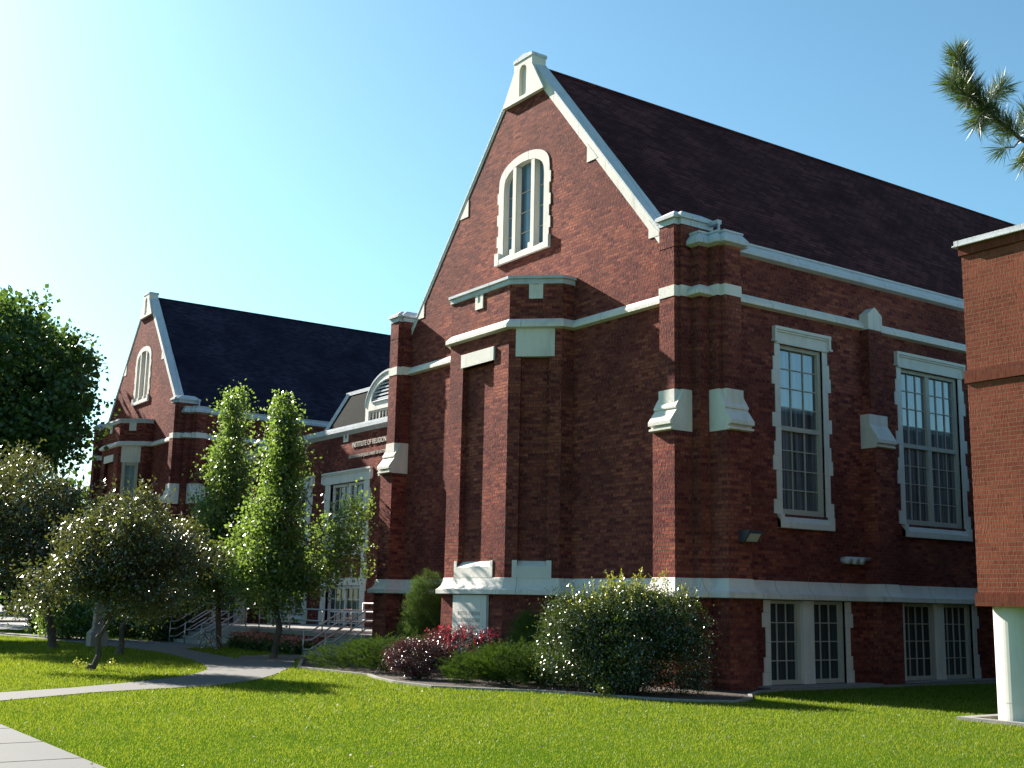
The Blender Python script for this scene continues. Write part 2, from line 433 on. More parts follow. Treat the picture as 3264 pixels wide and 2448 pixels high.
def hall(name, label, off, twin=False):
    t = thing(name, label, 'building', off)
    # ---- window openings on the right-hand side wall (coordinates along y)
    w1 = (2.40, 3.80, 3.64, 7.40); w2s = [(6.62, 8.88, 3.64, 7.40), (11.2, 13.5, 3.64, 7.40), (16.2, 18.5, 3.64, 7.40)]
    ups = [w1] + w2s
    lows = [(1.90, 4.28), (6.35, 8.95), (11.0, 13.5), (16.0, 18.5)]
    lows = [(a, b, 0.06, 1.80) for a, b in lows]
    def side_holes(lst, x):
        def f(a, b, z0, z1):
            if abs(a[0] - b[0]) > 1e-6 or abs(a[0] - x) > 1e-4 or b[1] < a[1]: return None
            r = []
            for h in lst:
                if h[0] > a[1] and h[1] < b[1]:
                    lo, hi = max(h[2], z0), min(h[3], z1)
                    if hi > lo: r.append((h[0] - a[1], h[1] - a[1], lo, hi, 0.2))
            return r
        return f
    # blind recesses of the bay
    rec = []
    def bay_rec(a, b, z0, z1):
        if (round(a[0], 3), round(b[0], 3)) == (-7.815, -5.185): u, hw = 1.315, 0.70
        elif (round(a[0], 3), round(b[0], 3)) == (-5.185, -4.308): u, hw = 0.638, 0.34
        elif (round(a[0], 3), round(b[0], 3)) == (-8.692, -7.815): u, hw = 0.638, 0.34
        else: return None
        top = 7.43
        lo, hi = max(2.45, z0), min(top, z1)
        if hi > lo: return [(u - hw, u + hw, lo, hi, 0.15, 1)]
    mb = MB()
    BASE = offset_path(LO, .05)
    lowp = [(a, b, c, d) for a, b, c, d in lows]
    def base_holes(a, b, z0, z1): return side_holes(lowp, .05)(a, b, z0, z1)
    plan_walls(mb, BASE, -.4, 1.83, [base_holes])
    # between belt and the weatherings the buttresses are deep; above they are stepped
    plan_walls(mb, LO, 1.83, 5.35, [side_holes(ups, 0.0), bay_rec])
    plan_walls(mb, UP, 5.35, 8.3, [side_holes(ups, 0.0), bay_rec])
    plan_walls(mb, UPT, 8.3, Z_EAVE, [])
    for rp in (R_UP, None):
        pl = [(-.928, .65), (-.928, -.27), (-.818, -.27), (-.818, -.398), (-.356, -.398), (-.356, -.27), (-.261, -.27), (-.261, .65)]
        if rp is None: pl = mirror(pl)
        mb.prism(pl, Z_EAVE - .02, Z_PIER)
    mb.build('brick_wall', BR, t)
    # ---- gable with the arched opening
    g = MB()
    apz = 16.03
    cut = lambda x: apz - SLOPE * abs(x + 6.5) - .12
    arch = []
    AW, AS, AT = .93, 12.50, 13.06
    def archpts(hw, zb, zs, zt, n=14, cx=-6.5):
        pts = [(cx - hw, zb), (cx + hw, zb)]
        for i in range(n + 1):
            a = math.pi * i / n
            pts.append((cx + hw * math.cos(a), zs + (zt - zs) * (math.sin(a) ** 0.8)))
        return pts
    hole = archpts(AW, 10.62, AS, AT)
    xs = 6.5 - .80
    outer = [(-6.5 - xs, Z_EAVE), (-6.5 + xs, Z_EAVE), (-6.5 + xs, cut(-6.5 + xs)), (-6.5, cut(-6.5)), (-6.5 - xs, cut(-6.5 - xs))]
    g.tess([(x, 0, z) for x, z in outer], [(x, 0, z) for x, z in hole])
    g.tess([(x, .32, z) for x, z in reversed(outer)])
    for i in range(len(hole)):
        a, b = hole[i], hole[(i + 1) % len(hole)]
        g.poly([(a[0], 0, a[1]), (a[0], .22, a[1]), (b[0], .22, b[1]), (b[0], 0, b[1])])
    g.build('gable_wall', BR, t)
    # ---- roof
    r = MB(); rz = 15.78; xe = 6.15
    for s in (1, -1):
        q = [(-6.5, .3, rz), (-6.5, LEN, rz), (-6.5 + s * xe, LEN, rz - SLOPE * xe), (-6.5 + s * xe, .3, rz - SLOPE * xe)]
        r.poly(q if s < 0 else q[::-1])
    r.poly([(-12.7, LEN, 8.0), (-6.5, LEN, rz), (-.3, LEN, 8.0)])
    r.build('roof', SHG2 if twin else SHG, t)
    rc = MB(); rc.tube([(-6.5, .4, rz + .01), (-6.5, LEN, rz + .01)], .05, 6); rc.build('ridge_cap', SHG2 if twin else SHG, t)
    # ---- stone trim
    m = MB()
    bevel = [(0, Z_STR), (.13, Z_STR - .14), (.13, Z_STR - .22), (0, Z_STR - .25)]
    flat = [(0, Z_STR), (.012, Z_STR), (.012, 8.11), (0, 8.11)]
    rt = [p for p in R_UP]
    mrt = mirror(rt)
    sweep(m, [(-12.072, 0)] + BAY + [(-.928, 0)], bevel)
    sweep(m, [(-.928, 0)] + rt[1:7] + [(-.261, -.0)], flat); sweep(m, mrt[-8:-7] + mrt[-7:-1] + [mrt[-1]], flat)
    sweep(m, [(-.261, 0), (0, 0), (0, .261)], bevel)
    sweep(m, [(0, .261)] + rt[10:16] + [(0, .928)], flat)
    ys = [.928] + [v for y in PILS for v in (y - .235, y + .235)] + [LEN]
    for a, b in zip(ys[::2], ys[1::2]): sweep(m, [(0, a), (0, b)], bevel)
    m.build('string_course', STJ, t)
    m = MB()
    prof = [(0, 2.21), (.015, 2.20), (.03, 2.12), (.07, 2.02), (.13, 1.955), (.19, 1.925), (.19, 1.825), (.05, 1.81)]
    sweep(m, LO, prof)
    m.build('belt_course', STJ, t)
    m = MB()
    prof = [(-.3, 9.55), (.05, 9.52), (.05, 9.475), (.03, 9.47), (.13, 9.33), (.13, 9.24), (0, 9.2)]
    sweep(m, [(-.261, -.0)] + rt[8:] + [(0, LEN)], prof)
    sweep(m, [(-W, LEN)] + mirror(rt[8:]) + [(-W + .261, 0)], prof)
    m.build('eave_coping', METW, t)
    # pier caps
    for mir in (0, 1):
        pl = [(-.928, .65), (-.928, -.27), (-.818, -.27), (-.818, -.398), (-.356, -.398), (-.356, -.27), (-.261, -.27), (-.261, .65)]
        if mir: pl = mirror(pl)
        c = MB()
        P1 = offset_path(pl + [pl[0]], .012)[:-1]; P2 = offset_path(pl, .07); P3 = offset_path(pl, -.17)
        P3 = [(min(max(x, min(p[0] for p in pl) + .17), max(p[0] for p in pl) - .17), min(max(y, -.3), .5)) for x, y in P3]
        c.prism(P1, Z_PIER, Z_PIER + .13)
        c.prism(P2, Z_PIER + .13, Z_PIER + .21); c.prism(P2, Z_PIER + .21, Z_PIER + .36, P3)
        c.build('pier_cap', METW, t)
    d = MB(); d.tube([(.02, .55, 9.86), (.02, .58, 9.5)], .03, 8); d.box(-.28, .05, .50, .62, 9.78, 9.87)
    d.build('downspout', METW, t)
    # rake copings
    for s in (1, -1):
        c = MB(); ax = (math.cos(math.atan(SLOPE)), math.sin(math.atan(SLOPE)))
        P = lambda u, k, y: (-6.5 + s * (u * ax[0] + k * ax[1]), y, apz - u * ax[1] + k * ax[0])
        u0, u1 = .45, 8.82
        def slab(k0, k1, y0, y1, a=u0, b=u1):
            sec = [P(a, k0, y0), P(a, k1, y0), P(a, k1, y1), P(a, k0, y1)]
            e = Vector(P(b, k0, y0)) - Vector(P(a, k0, y0)); c.extrude(sec if s < 0 else sec[::-1], e)
        slab(-.20 if s > 0 else -.09, -.002, -.012, .30)
        c.build('rake_stone', STJ, t, fix=True)
        c = MB(); slab(0, .045, -.03, .36)
        sec = [P(u0, .045, -.03), P(u0, .075, .36), P(u0, .045, .36)]
        c.extrude(sec, Vector(P(u1, 0, 0)) - Vector(P(u0, 0, 0)))
        c.build('rake_coping', METW, t, fix=True)
        # kneeler stones
        c = MB()
        for zz, w_ in ((12.21, .42), ):
            xk = (apz - .2 - zz) / SLOPE
            tri = [(-6.5 + s * (xk - w_), -.017, zz), (-6.5 + s * xk, -.017, zz), (-6.5 + s * (xk - w_), -.017, zz + w_ * SLOPE)]
            c.extrude(tri, (0, .05, 0)); c.build('kneeler_stone', ST, t, fix=True); c = MB()
        quad = [(-6.5 + s * 4.90, -.017, 9.73), (-6.5 + s * 5.24, -.017, 9.73), (-6.5 + s * 5.24, -.017, 9.80), (-6.5 + s * 4.90, -.017, 10.18)]
        c.extrude(quad, (0, .05, 0))
        c.build('kneeler_stone', ST, t, fix=True)
    # apex: stone panel, niche and cap
    a = MB()
    hw = (apz - .18 - 14.76) / SLOPE
    nh = [(-6.66, 14.86), (-6.34, 14.86)] + [(-6.5 + .16 * math.cos(i * math.pi / 8), 15.55 + .17 * math.sin(i * math.pi / 8)) for i in range(9)]
    out = [(-6.5 - hw, 14.76), (-6.5 + hw, 14.76), (-6.09, 15.62), (-6.09, 15.86), (-6.91, 15.86), (-6.91, 15.62)]
    yf = -.11
    a.tess([(x, yf, z) for x, z in out], [(x, yf, z) for x, z in nh])
    a.tess([(x, .34, z) for x, z in reversed(out)])
    for i in range(len(out)):
        p, q = out[i], out[(i + 1) % len(out)]; a.poly([(p[0], .34, p[1]), (q[0], .34, q[1]), (q[0], yf, q[1]), (p[0], yf, p[1])])
    for i in range(len(nh)):
        p, q = nh[i], nh[(i + 1) % len(nh)]; a.poly([(p[0], yf, p[1]), (q[0], yf, q[1]), (q[0], yf + .10, q[1]), (p[0], yf + .10, p[1])])
    a.tess([(x, yf + .10, z) for x, z in nh])
    a.build('apex_stone', ST, t, fix=False)
    c = MB(); pl = [(-6.93, -.13), (-6.07, -.13), (-6.07, .37), (-6.93, .37)]
    c.prism(pl, 15.86, 15.93)
    c.extrude([(-6.925, -.125, 15.93), (-6.075, -.125, 15.93), (-6.075, -.125, 15.95), (-6.5, -.125, 16.02), (-6.925, -.125, 15.95)], (0, .49, 0))
    c.build('apex_cap', METW, t, fix=True)
    # ---- arched gable window
    wf = MB()
    oa = archpts(1.13, 10.56, 12.62, 13.27); ia = archpts(.90, 10.62, AS, AT - .02)
    # surround as ring with quoin blocks
    wf.tess([(x, -.02, z) for x, z in oa], [(x, -.02, z) for x, z in ia])
    for ring, y0, y1, inv in ((oa, -.02, .0, 0), (ia, -.02, .2, 1)):
        for i in range(len(ring)):
            p, q = ring[i], ring[(i + 1) % len(ring)]
            f = [(p[0], y1, p[1]), (q[0], y1, q[1]), (q[0], y0, q[1]), (p[0], y0, p[1])]
            wf.poly(f if not inv else f[::-1])
    for s in (1, -1):
        for z in (10.95, 11.55, 12.15):
            x = -6.5 + s * 1.13; wf.box(min(x, x + s * .06), max(x, x + s * .06), -.02, .01, z, z + .3)
    aw = wf.build('window_surround', STJ, t)
    sl = MB(); sl.extrude([(-7.69, -.08, 10.43), (-7.69, -.08, 10.56), (-7.69, .05, 10.66), (-7.69, .05, 10.43)][::-1], (2.38, 0, 0))
    for x in (-7.695, -5.485): sl.box(x, x + .18, -.085, .0, 10.426, 10.76)
    sl.build('window_sill', ST, aw, fix=True)
    mu = MB()
    for x in (-.41, .41): mu.box(-6.5 + x - .075, -6.5 + x + .075, -.02, .17, 10.60, 12.98)
    for x in (-.41, .41): mu.box(-6.5 + x - .12, -6.5 + x + .12, -.06, .17, 10.52, 10.74)
    mu.build('mullion', STJ, aw)
    gl = MB(); gl.tess([(x, .16, z) for x, z in archpts(.90, 10.62, AS, AT - .02)]); gl.build('window_pane', TANP if twin else GLASSB, aw)
    if not twin:
        bars = MB()
        for z in (11.15, 11.7, 12.25): bars.box(-7.4, -5.6, .135, .155, z, z + .02)
        bars.build('glazing_bar', FRAME, aw)
    # ---- bay parapet coping, scuppers, lintels, sills
    c = MB()
    sweep(c, BAY, [(-.35, 9.44), (.09, 9.40), (.09, 9.33), (.04, 9.33), (.04, 9.21), (0, 9.20)])
    c.poly([(x, y, 9.36) for x, y in BAY]); c.build('bay_coping', METW, t)
    fr = [Frame(BAY[2], (1, 0)), Frame(BAY[3], (BAY[4][0] - BAY[3][0], BAY[4][1] - BAY[3][1])), Frame(BAY[1], (BAY[2][0] - BAY[1][0], BAY[2][1] - BAY[1][1]))]
    mids = [1.315, .638, .638]
    for F, u in zip(fr, mids):
        c = MB()
        F.box(c, u - .17, u - .06, 8.84, 9.24, 0, .03); F.box(c, u + .06, u + .17, 8.84, 9.24, 0, .03); F.box(c, u - .06, u + .06, 8.84, 9.0, 0, .03)
        F.box(c, u - .06, u + .06, 9.0, 9.2, -.02, .005)
        c.build('scupper', ST, t)
    if not twin:
        c = MB(); F = fr[0]; fr_ = [F(.56, 7.43, 0), F(.56, 7.77, 0), F(.56, 7.77, .05), F(.56, 7.68, .06), F(.64, 7.43, .0)]
        F.box(c, .585, 2.045, 7.43, 7.77, -.14, .05); c.build('lintel', ST, t)
        for F in fr[1:]:
            c = MB(); F.box(c, .638 - .47, .638 + .47, 7.425, 8.105, -.148, .015); c.build('lintel', ST, t)
        for F, u, hw in zip(fr, mids, (.84, .46, .46)):
            c = MB()
            F.box(c, u - hw, u + hw, 2.205, 2.46, -.1, .02)
            for s in (-1, 1): F.box(c, min(u + s * hw, u + s * (hw - .12)), max(u + s * hw, u + s * (hw - .12)), 2.46, 2.61, -.02, .02)
            a_, b_ = u - hw + .12, u + hw - .12
            c.poly([F(a_, 2.46, .0199), F(b_, 2.46, .0199), F(b_, 2.60, -.149), F(a_, 2.60, -.149)])
            c.build('recess_sill', ST, t)
    else:
        F = fr[0]; c = MB(); F.box(c, .585, 2.045, 7.43, 7.77, -.14, .05); c.build('lintel', ST, t)
        F = fr[1]; u = .638
        c = MB(); F.box(c, u - .48, u + .48, 7.35, 8.105, -.02, .02); hd = c.build('window_header', ST, t)
        c = MB(); c.tube([F(u - .34 + .68 * i / 10, 7.47 + .20 * math.sin(math.pi * i / 10), .02) for i in range(11)], .018, 6); c.build('arch_moulding', ST, hd)
        c = MB(); F.box(c, u - .40, u - .24, 3.4, 7.35, -.1, .02); F.box(c, u + .24, u + .40, 3.4, 7.35, -.1, .02); F.box(c, u - .24, u + .24, 7.2, 7.35, -.1, .0); F.box(c, u - .24, u + .24, 3.4, 3.6, -.1, .05)
        bw = c.build('bay_window', FRAME, t)
        c = MB(); c.poly([F(u - .24, 3.6, -.06), F(u + .24, 3.6, -.06), F(u + .24, 7.2, -.06), F(u - .24, 7.2, -.06)]); c.build('window_pane', GLASSS, bw)
        c = MB()
        for i in range(1, 7): F.box(c, u - .24, u + .24, 3.6 + i * .52 - .01, 3.6 + i * .52 + .01, -.06, -.04)
        F.box(c, u - .012, u + .012, 3.6, 7.2, -.06, -.038); c.build('glazing_bar', FRAME, bw)
    # ---- buttress weatherings
    def weather(F, u0, u1, k):
        c = MB()
        pr = [(-.02, 6.10), (.27 + .01, 6.10), (.285, 6.02), (.46, 5.735), (.46, 5.695), (.43, 5.675), (.62, 5.42), (.62, 5.345), (.53, 5.33), (.53, 5.295), (.60, 5.275), (.60, 5.235), (.51, 5.22), (-.02, 5.22)]
        pr = [(a * k, z) for a, z in pr]
        pts = [F(u0, z, a) for a, z in pr]; c.extrude(pts, F.d * (u1 - u0)); F.box(c, (u0 + u1) / 2 - .243, (u0 + u1) / 2 + .243, 5.55, 6.105, .1, .412); c.build('weathering_stone', STJ if 0 else ST, t, fix=True)
    Ff, Fs = Frame((-.928, 0), (1, 0)), Frame((0, 0), (0, 1))
    weather(Ff, -.012, .679, 1); weather(Fs, .249, .940, 1)
    weather(Frame((-12.739, 0), (1, 0)), -.012, .679, 1)
    for y in PILS:
        c = MB(); pr = [(-.02, 6.08), (.262, 6.08), (.262, 5.83), (.50, 5.47), (.50, 5.40), (.43, 5.38), (.43, 5.36), (.47, 5.34), (.47, 5.31), (.40, 5.29), (-.02, 5.29)]
        c.extrude([Fs(y - .325, z, a) for a, z in pr], Fs.d * .65); c.build('weathering_stone', ST, t, fix=True)
        c = MB(); sec = [Fs(y - .25, 8.10, .265), Fs(y + .25, 8.10, .265), Fs(y + .25, 8.47, .265), Fs(y, 8.65, .265), Fs(y - .25, 8.47, .265)]
        c.extrude(sec, Vector((-.28, 0, 0))); c.build('pilaster_cap', ST, t, fix=True)
    # ---- side windows
    def window(F, o, cols, sashes, glass, jamb=.165, quo=True, header=True, rows=4):
        u0, u1, z0, z1 = o
        c = MB()
        if header:
            F.box(c, u0 - .17, u1 + .17, z1, z1 + .36, 0, .05)
            F.box(c, u0 - .22, u1 + .22, z1 + .30, z1 + .37, 0, .11); F.box(c, u0 - .20, u1 + .20, z1 + .255, z1 + .30, 0, .08)
            for s, u in ((-1, u0), (1, u1)):
                F.box(c, min(u + s * .15, u + s * .22), max(u + s * .15, u + s * .22), z1 + .06, z1 + .30, 0, .10)
                F.box(c, min(u + s * .15, u + s * .25), max(u + s * .15, u + s * .25), z1 + .02, z1 + .06, 0, .12)
        root = c.build('window', ST, t) if header else None
        c = MB(); cr_ = MB()
        bl = .315; n = int((z1 - z0) / bl); zz = z0
        for i in range(n + 1):
            a = z0 + i * bl; b = min(z1, a + bl - .004)
            if b - a < .05: continue
            ex = (0, .05, .10, 0)[(n - i) % 4] if quo else 0
            ex = (.10, .0, .0, .10, .055, .0)[i % 6]
            F.box(c, u0 - jamb - ex, u0, a, b, -.19, .018); F.box(cr_, u1, u1 + jamb + ex, a, b, -.19, .018)
        c.build('quoin_jamb', ST, root); cr_.build('quoin_jamb', ST, root)
        fw = .10
        c = MB(); F.box(c, u0, u1, z1 - .09, z1, -.19, -.05); F.box(c, u0, u1, z0, z0 + .12, -.19, -.05)
        F.box(c, u0, u0 + .06, z0 + .12, z1 - .09, -.19, -.05); F.box(c, u1 - fw, u1, z0 + .12, z1 - .09, -.19, -.05)
        gu0, gu1, gz0, gz1 = u0 + .06, u1 - fw, z0 + .12, z1 - .09
        if sashes == 2:
            um = (gu0 + gu1) / 2; F.box(c, um - .07, um + .07, gz0, gz1, -.19, -.06); parts_ = [(gu0, um - .07), (um + .07, gu1)]
        else: parts_ = [(gu0, gu1)]
        mid = (gz0 + gz1) / 2
        if rows > 4: F.box(c, gu0, gu1, mid - .05, mid + .05, -.19, -.055)
        c.build('frame', FRAME, root)
        c = MB(); c.poly([F(gu0, gz0, -.13), F(gu1, gz0, -.13), F(gu1, gz1, -.13), F(gu0, gz1, -.13)]); c.build('window_pane', glass, root)
        c = MB()
        for a, b in parts_:
            for i in range(1, cols): u = a + (b - a) * i / cols; F.box(c, u - .010, u + .010, gz0, gz1, -.128, -.105)
        spans = [(gz0, mid - .05), (mid + .05, gz1)] if rows > 4 else [(gz0, gz1)]
        rr = rows // len(spans)
        for a, b in spans:
            for i in range(1, rr): z = a + (b - a) * i / rr; F.box(c, gu0, gu1, z - .010, z + .010, -.1285, -.104)
        c.build('glazing_bar', FRAME, root)
        if header:
            c = MB(); pr = [(0, z0 - .30), (.10, z0 - .30), (.10, z0 - .17), (-.05, z0 + .002), (-.19, z0 + .002), (-.19, z0 - .05), (0, z0 - .05)]
            c.extrude([F(u0 - .16, z, a) for a, z in pr], F.d * (u1 - u0 + .34))
            for u in (u0 - .16, u1 + .06): F.box(c, u, u + .12, z0 - .295, z0 + .0, .001, .105)
            c.build('window_sill', ST, root, fix=True)
        return root
    window(Fs, w1, 3, 1, GLASS, rows=8)
    for o in w2s: window(Fs, o, 3, 2, GLASS, rows=8)
    Fb = Frame((.05, 0), (0, 1))
    for i, (a, b, z0, z1) in enumerate(lows):
        r_ = window(Fb, (a, b, z0, z1), 1, 1, GLASSD, header=False, rows=1) if False else None
        m1, m2 = (a + (b - a) * .42, a + (b - a) * .57) if i == 0 else (a + (b - a) * .46, a + (b - a) * .57)
        c = MB(); cl = MB(); cr_ = MB(); Fb.box(c, m1, m2, z0, z1, -.19, .012)
        for k in range(6):
            zz = z0 - .04 + k * .305; e = (.10, .06, 0, 0, .10, .05)[k]; tp = min(z1, zz + .301)
            Fb.box(cl, a - .15 - e, a, zz, tp, -.19, .016); Fb.box(cr_, b, b + .15 + e, zz, tp, -.19, .016)
        root = c.build('basement_window', ST, t); cl.build('quoin_jamb', ST, root); cr_.build('quoin_jamb', ST, root)
        for (p, q) in ((a, m1), (m2, b)):
            cc = 3 if i == 0 else 4
            c = MB(); Fb.box(c, p, q, z1 - .07, z1, -.18, -.06); Fb.box(c, p, q, z0, z0 + .09, -.18, -.06)
            Fb.box(c, p, p + .04, z0 + .09, z1 - .07, -.18, -.06); Fb.box(c, q - .12, q, z0 + .09, z1 - .07, -.18, -.06); c.build('frame', FRAME, root)
            c = MB(); g0, g1, h0, h1 = p + .04, q - .12, z0 + .09, z1 - .07
            c.poly([Fb(g0, h0, -.13), Fb(g1, h0, -.13), Fb(g1, h1, -.13), Fb(g0, h1, -.13)]); c.build('window_pane', GLASSD, root)
            c = MB()
            for j in range(1, cc): u = g0 + (g1 - g0) * j / cc; Fb.box(c, u - .010, u + .010, h0, h1, -.128, -.10)
            for j in range(1, 4): z = h0 + (h1 - h0) * j / 4; Fb.box(c, g0, g1, z - .010, z + .010, -.1285, -.099)
            c.build('glazing_bar', FRAME, root)
    return t

def lettering(text, size, F, u, z, k, material, parent, align='LEFT', sx=1.0, ext=.01, name='lettering', spc=1.0):
    cu = bpy.data.curves.new('tmp', 'FONT'); cu.body = text; cu.size = size; cu.extrude = ext; cu.align_x = align; cu.space_character = spc
    to = bpy.data.objects.new('tmp', cu); COL.objects.link(to)
    dg = bpy.context.evaluated_depsgraph_get(); me = bpy.data.meshes.new_from_object(to.evaluated_get(dg))
    bpy.data.objects.remove(to)
    R = Matrix((F.d, Vector((0, 0, 1)), F.n)).transposed().to_4x4(); R.translation = F(u, z, k)
    me.transform(R @ Matrix.Diagonal((sx, 1, 1, 1)))
    me.materials.clear(); me.materials.append(material)
    return put(bpy.data.objects.new(name, me), parent)

main = hall('brick_hall', 'large red brick gabled hall filling the middle and right, blue arched window in its gable', (0, 0, 0))
# inscribed stone under the bay of the near hall
Fb_ = Frame(BAY[2], (1, 0))
c = MB(); Fb_.box(c, .63, 2.09, -.2, 1.80, .0, .12); plq = c.build('inscribed_stone', ST, main)
for i, s in enumerate(('INSTITUTE OF RELIGION', 'CHURCH OF JESUS CHRIST', 'OF LATTER-DAY SAINTS')):
    lettering(s, .125, Fb_, 1.36, 1.325 - .16 * i, .1205, LETS, plq, 'CENTER', (.70, .66, .74)[i], .001)
twin = hall('brick_hall', 'farther brick gabled hall at the left with tan panels in its arched window', (-33.1, .8, .34), True)

# wall lamp and white vent pipe on the near hall's side wall
c = MB(); c.extrude([(.5, .55, 2.95), (.5, .55, 3.18), (.78, .55, 3.18), (.78, .55, 3.12), (.66, .55, 2.95)], (0, .38, 0))
lampo = tag(c.build('wall_lamp', DARKM, None, fix=True), 'dark box floodlight mounted on the corner buttress of the near hall', 'lamp')
c = MB(); c.poly([(.668, .58, 2.955), (.668, .90, 2.955), (.785, .90, 3.11), (.785, .58, 3.11)]); c.build('lens', LENS, lampo)
c = MB(); c.box(.495, .52, .66, .80, 3.0, 3.1); c.build('bracket', DARKM, lampo)
c = MB(); c.tube([(.14, 4.25, 2.75), (.14, 5.08, 2.76)], .045, 10)
vp = tag(c.build('vent_pipe', METW, None, smooth=True), 'short white horizontal pipe with round collars low on the shaded side wall', 'pipe')
for y in (4.30, 4.55, 4.78):
    c = MB(); c.tube([(.0, y, 2.72), (.20, y, 2.70)], .075, 12); c.build('collar', METW, vp, smooth=True)

# ------------------------------------------------------------------ long centre wing between the halls
YC = 4.2
wing = thing('centre_wing', 'low brick wing with white dormer and large paned windows between the two gabled halls', 'building', (-23, YC, 0))
WO = Vector((-23, YC, 0))
class PB:
    """build meshes of the wing relative to its origin"""
    pass
def wb(mb, name, material, parent=None, **kw):
    parent = parent or wing
    return mb.build(name, material, parent, off=(23, -YC, 0), **kw)
FC = Frame((-33.0, YC), (1, 0))       # u = x + 33
wins = [(-28.95, 'door'), (-24.0, 'win'), (-19.25, 'win')]
holes = []
for cx, k in wins:
    holes.append((cx + 33 - 1.42, cx + 33 + 1.42, 3.36, 6.10, .25)); holes.append((cx + 33 - 1.42, cx + 33 + 1.42, .2 if k == 'win' else .62, 2.14, .25))
c = MB(); wall(c, (-33.0, YC), (-12.9, YC), -.4, 8.02, holes); c.poly([(-33, YC + .3, 8.3), (-12.9, YC + .3, 8.3), (-12.9, 12, 8.3), (-33, 12, 8.3)])
wb(c, 'brick_wall', BR)
c = MB(); sweep(c, [(-33.0, YC), (-13.0, YC)], [(-.4, 8.36), (.10, 8.34), (.10, 8.27), (.16, 8.25), (.16, 8.12), (.04, 8.02), (0, 7.98)]); wb(c, 'eave_coping', METW)
for x in (-24.25,):
    c = MB(); FC.box(c, x + 33 - .2, x + 33 - .07, 7.72, 8.02, 0, .03); FC.box(c, x + 33 + .07, x + 33 + .2, 7.72, 8.02, 0, .03); FC.box(c, x + 33 - .07, x + 33 + .07, 7.72, 7.86, 0, .03); wb(c, 'scupper', ST)
for cx, kind in wins:
    u = cx + 33
    c = MB(); FC.box(c, u - 2.0, u + 2.0, 6.10, 6.50, 0, .06); FC.box(c, u - 2.06, u + 2.06, 6.50, 6.57, 0, .13); FC.box(c, u - 2.03, u + 2.03, 6.44, 6.50, 0, .09)
    for s in (-1, 1): FC.box(c, u + s * 2.02 - .05, u + s * 2.02 + .05, 6.15, 6.44, 0, .12)
    root = wb(c, 'window', ST)
    c = MB(); c2 = MB()
    for i in range(16):
        a = i * .385; b = min(6.098, a + .38)
        if b - a < .02: continue
        e = (.0, .08, .14, .05)[i % 4]
        FC.box(c, u - 1.80 - e, u - 1.42, a, b, -.24, .03); FC.box(c2, u + 1.42, u + 1.80 + e, a, b, -.24, .03)
    wb(c, 'quoin_jamb', ST, root); wb(c2, 'quoin_jamb', ST, root)
    c = MB(); FC.box(c, u - 1.42, u + 1.42, 2.14, 2.43, -.2, .02); FC.box(c, u - 1.42, u + 1.42, 3.28, 3.62, -.2, .08); FC.box(c, u - 1.42, u - 1.30, 3.62, 3.72, -.2, .0)
    for s in (-.72, .72): FC.box(c, u + s - .07, u + s + .07, 2.43, 3.28, -.01, .02)
    wb(c, 'spandrel_trim', ST, root)
    def sash(z0, z1, rows, meet):
        c = MB(); FC.box(c, u - 1.42, u + 1.42, z1 - .10, z1, -.24, -.10); FC.box(c, u - 1.42, u + 1.42, z0, z0 + .10, -.24, -.10)
        FC.box(c, u - 1.42, u - 1.32, z0, z1, -.24, -.11); FC.box(c, u + 1.32, u + 1.42, z0, z1, -.24, -.11); FC.box(c, u - .07, u + .07, z0 + .1, z1 - .1, -.24, -.12)
        zm = (z0 + z1) / 2
        if meet: FC.box(c, u - 1.32, u + 1.32, zm - .06, zm + .06, -.24, -.125)
        wb(c, 'frame', WPAINT, root)
        c = MB(); c.poly([FC(u - 1.32, z0 + .1, -.19), FC(u + 1.32, z0 + .1, -.19), FC(u + 1.32, z1 - .1, -.19), FC(u - 1.32, z1 - .1, -.19)]); wb(c, 'window_pane', GLASSD, root)
        c = MB()
        for a in (u - 1.32, u + .07):
            for i in (1, 2): x = a + 1.25 * i / 3; FC.box(c, x - .015, x + .015, z0 + .1, z1 - .1, -.188, -.16)
        for a, b in ((z0 + .1, zm - .06), (zm + .06, z1 - .1)):
            FC.box(c, u - 1.32, u + 1.32, (a + b) / 2 - .015, (a + b) / 2 + .015, -.1885, -.159)
        wb(c, 'glazing_bar', WPAINT, root)
    sash(3.66, 6.08, 4, True)
    if kind == 'win': sash(.22, 2.12, 4, True)
    else:
        c = MB(); FC.box(c, u - 1.42, u + .30, .62, 2.14, -.2, -.08); FC.box(c, u + 1.30, u + 1.42, .62, 2.14, -.2, -.08); FC.box(c, u + .30, u + 1.30, 2.02, 2.14, -.2, -.08); wb(c, 'door_surround', WPAINT, root)
        c = MB(); FC.box(c, u + .30, u + 1.30, .64, 1.02, -.2, -.12); FC.box(c, u + .30, u + .46, 1.02, 2.02, -.2, -.12); FC.box(c, u + 1.14, u + 1.30, 1.02, 2.02, -.2, -.12); FC.box(c, u + .46, u + 1.14, 1.9, 2.02, -.2, -.12)
        dr = wb(c, 'door', WPAINT)
        c = MB(); c.poly([FC(u + .46, 1.02, -.16), FC(u + 1.14, 1.02, -.16), FC(u + 1.14, 1.9, -.16), FC(u + .46, 1.9, -.16)]); wb(c, 'door_glass', GLASSD, dr)
        c = MB(); c.tube([FC(u + .38, 1.25, -.09), FC(u + .38, 1.42, -.09)], .012, 6); wb(c, 'handle', CHROME, dr)
def wlet(s, size, x, z, sx):
    o = lettering(s, size, FC, x + 33, z, .03, LETM, wing, 'LEFT', sx, .012, 'lettering')
    o.data.transform(Matrix.Translation((23, -YC, 0)))
wlet('INSTITUTE OF RELIGION', .285, -23.67, 7.43, .87)
wlet('THE CHURCH OF JESUS CHRIST OF LATTER-DAY SAINTS', .17, -23.96, 7.02, .92)
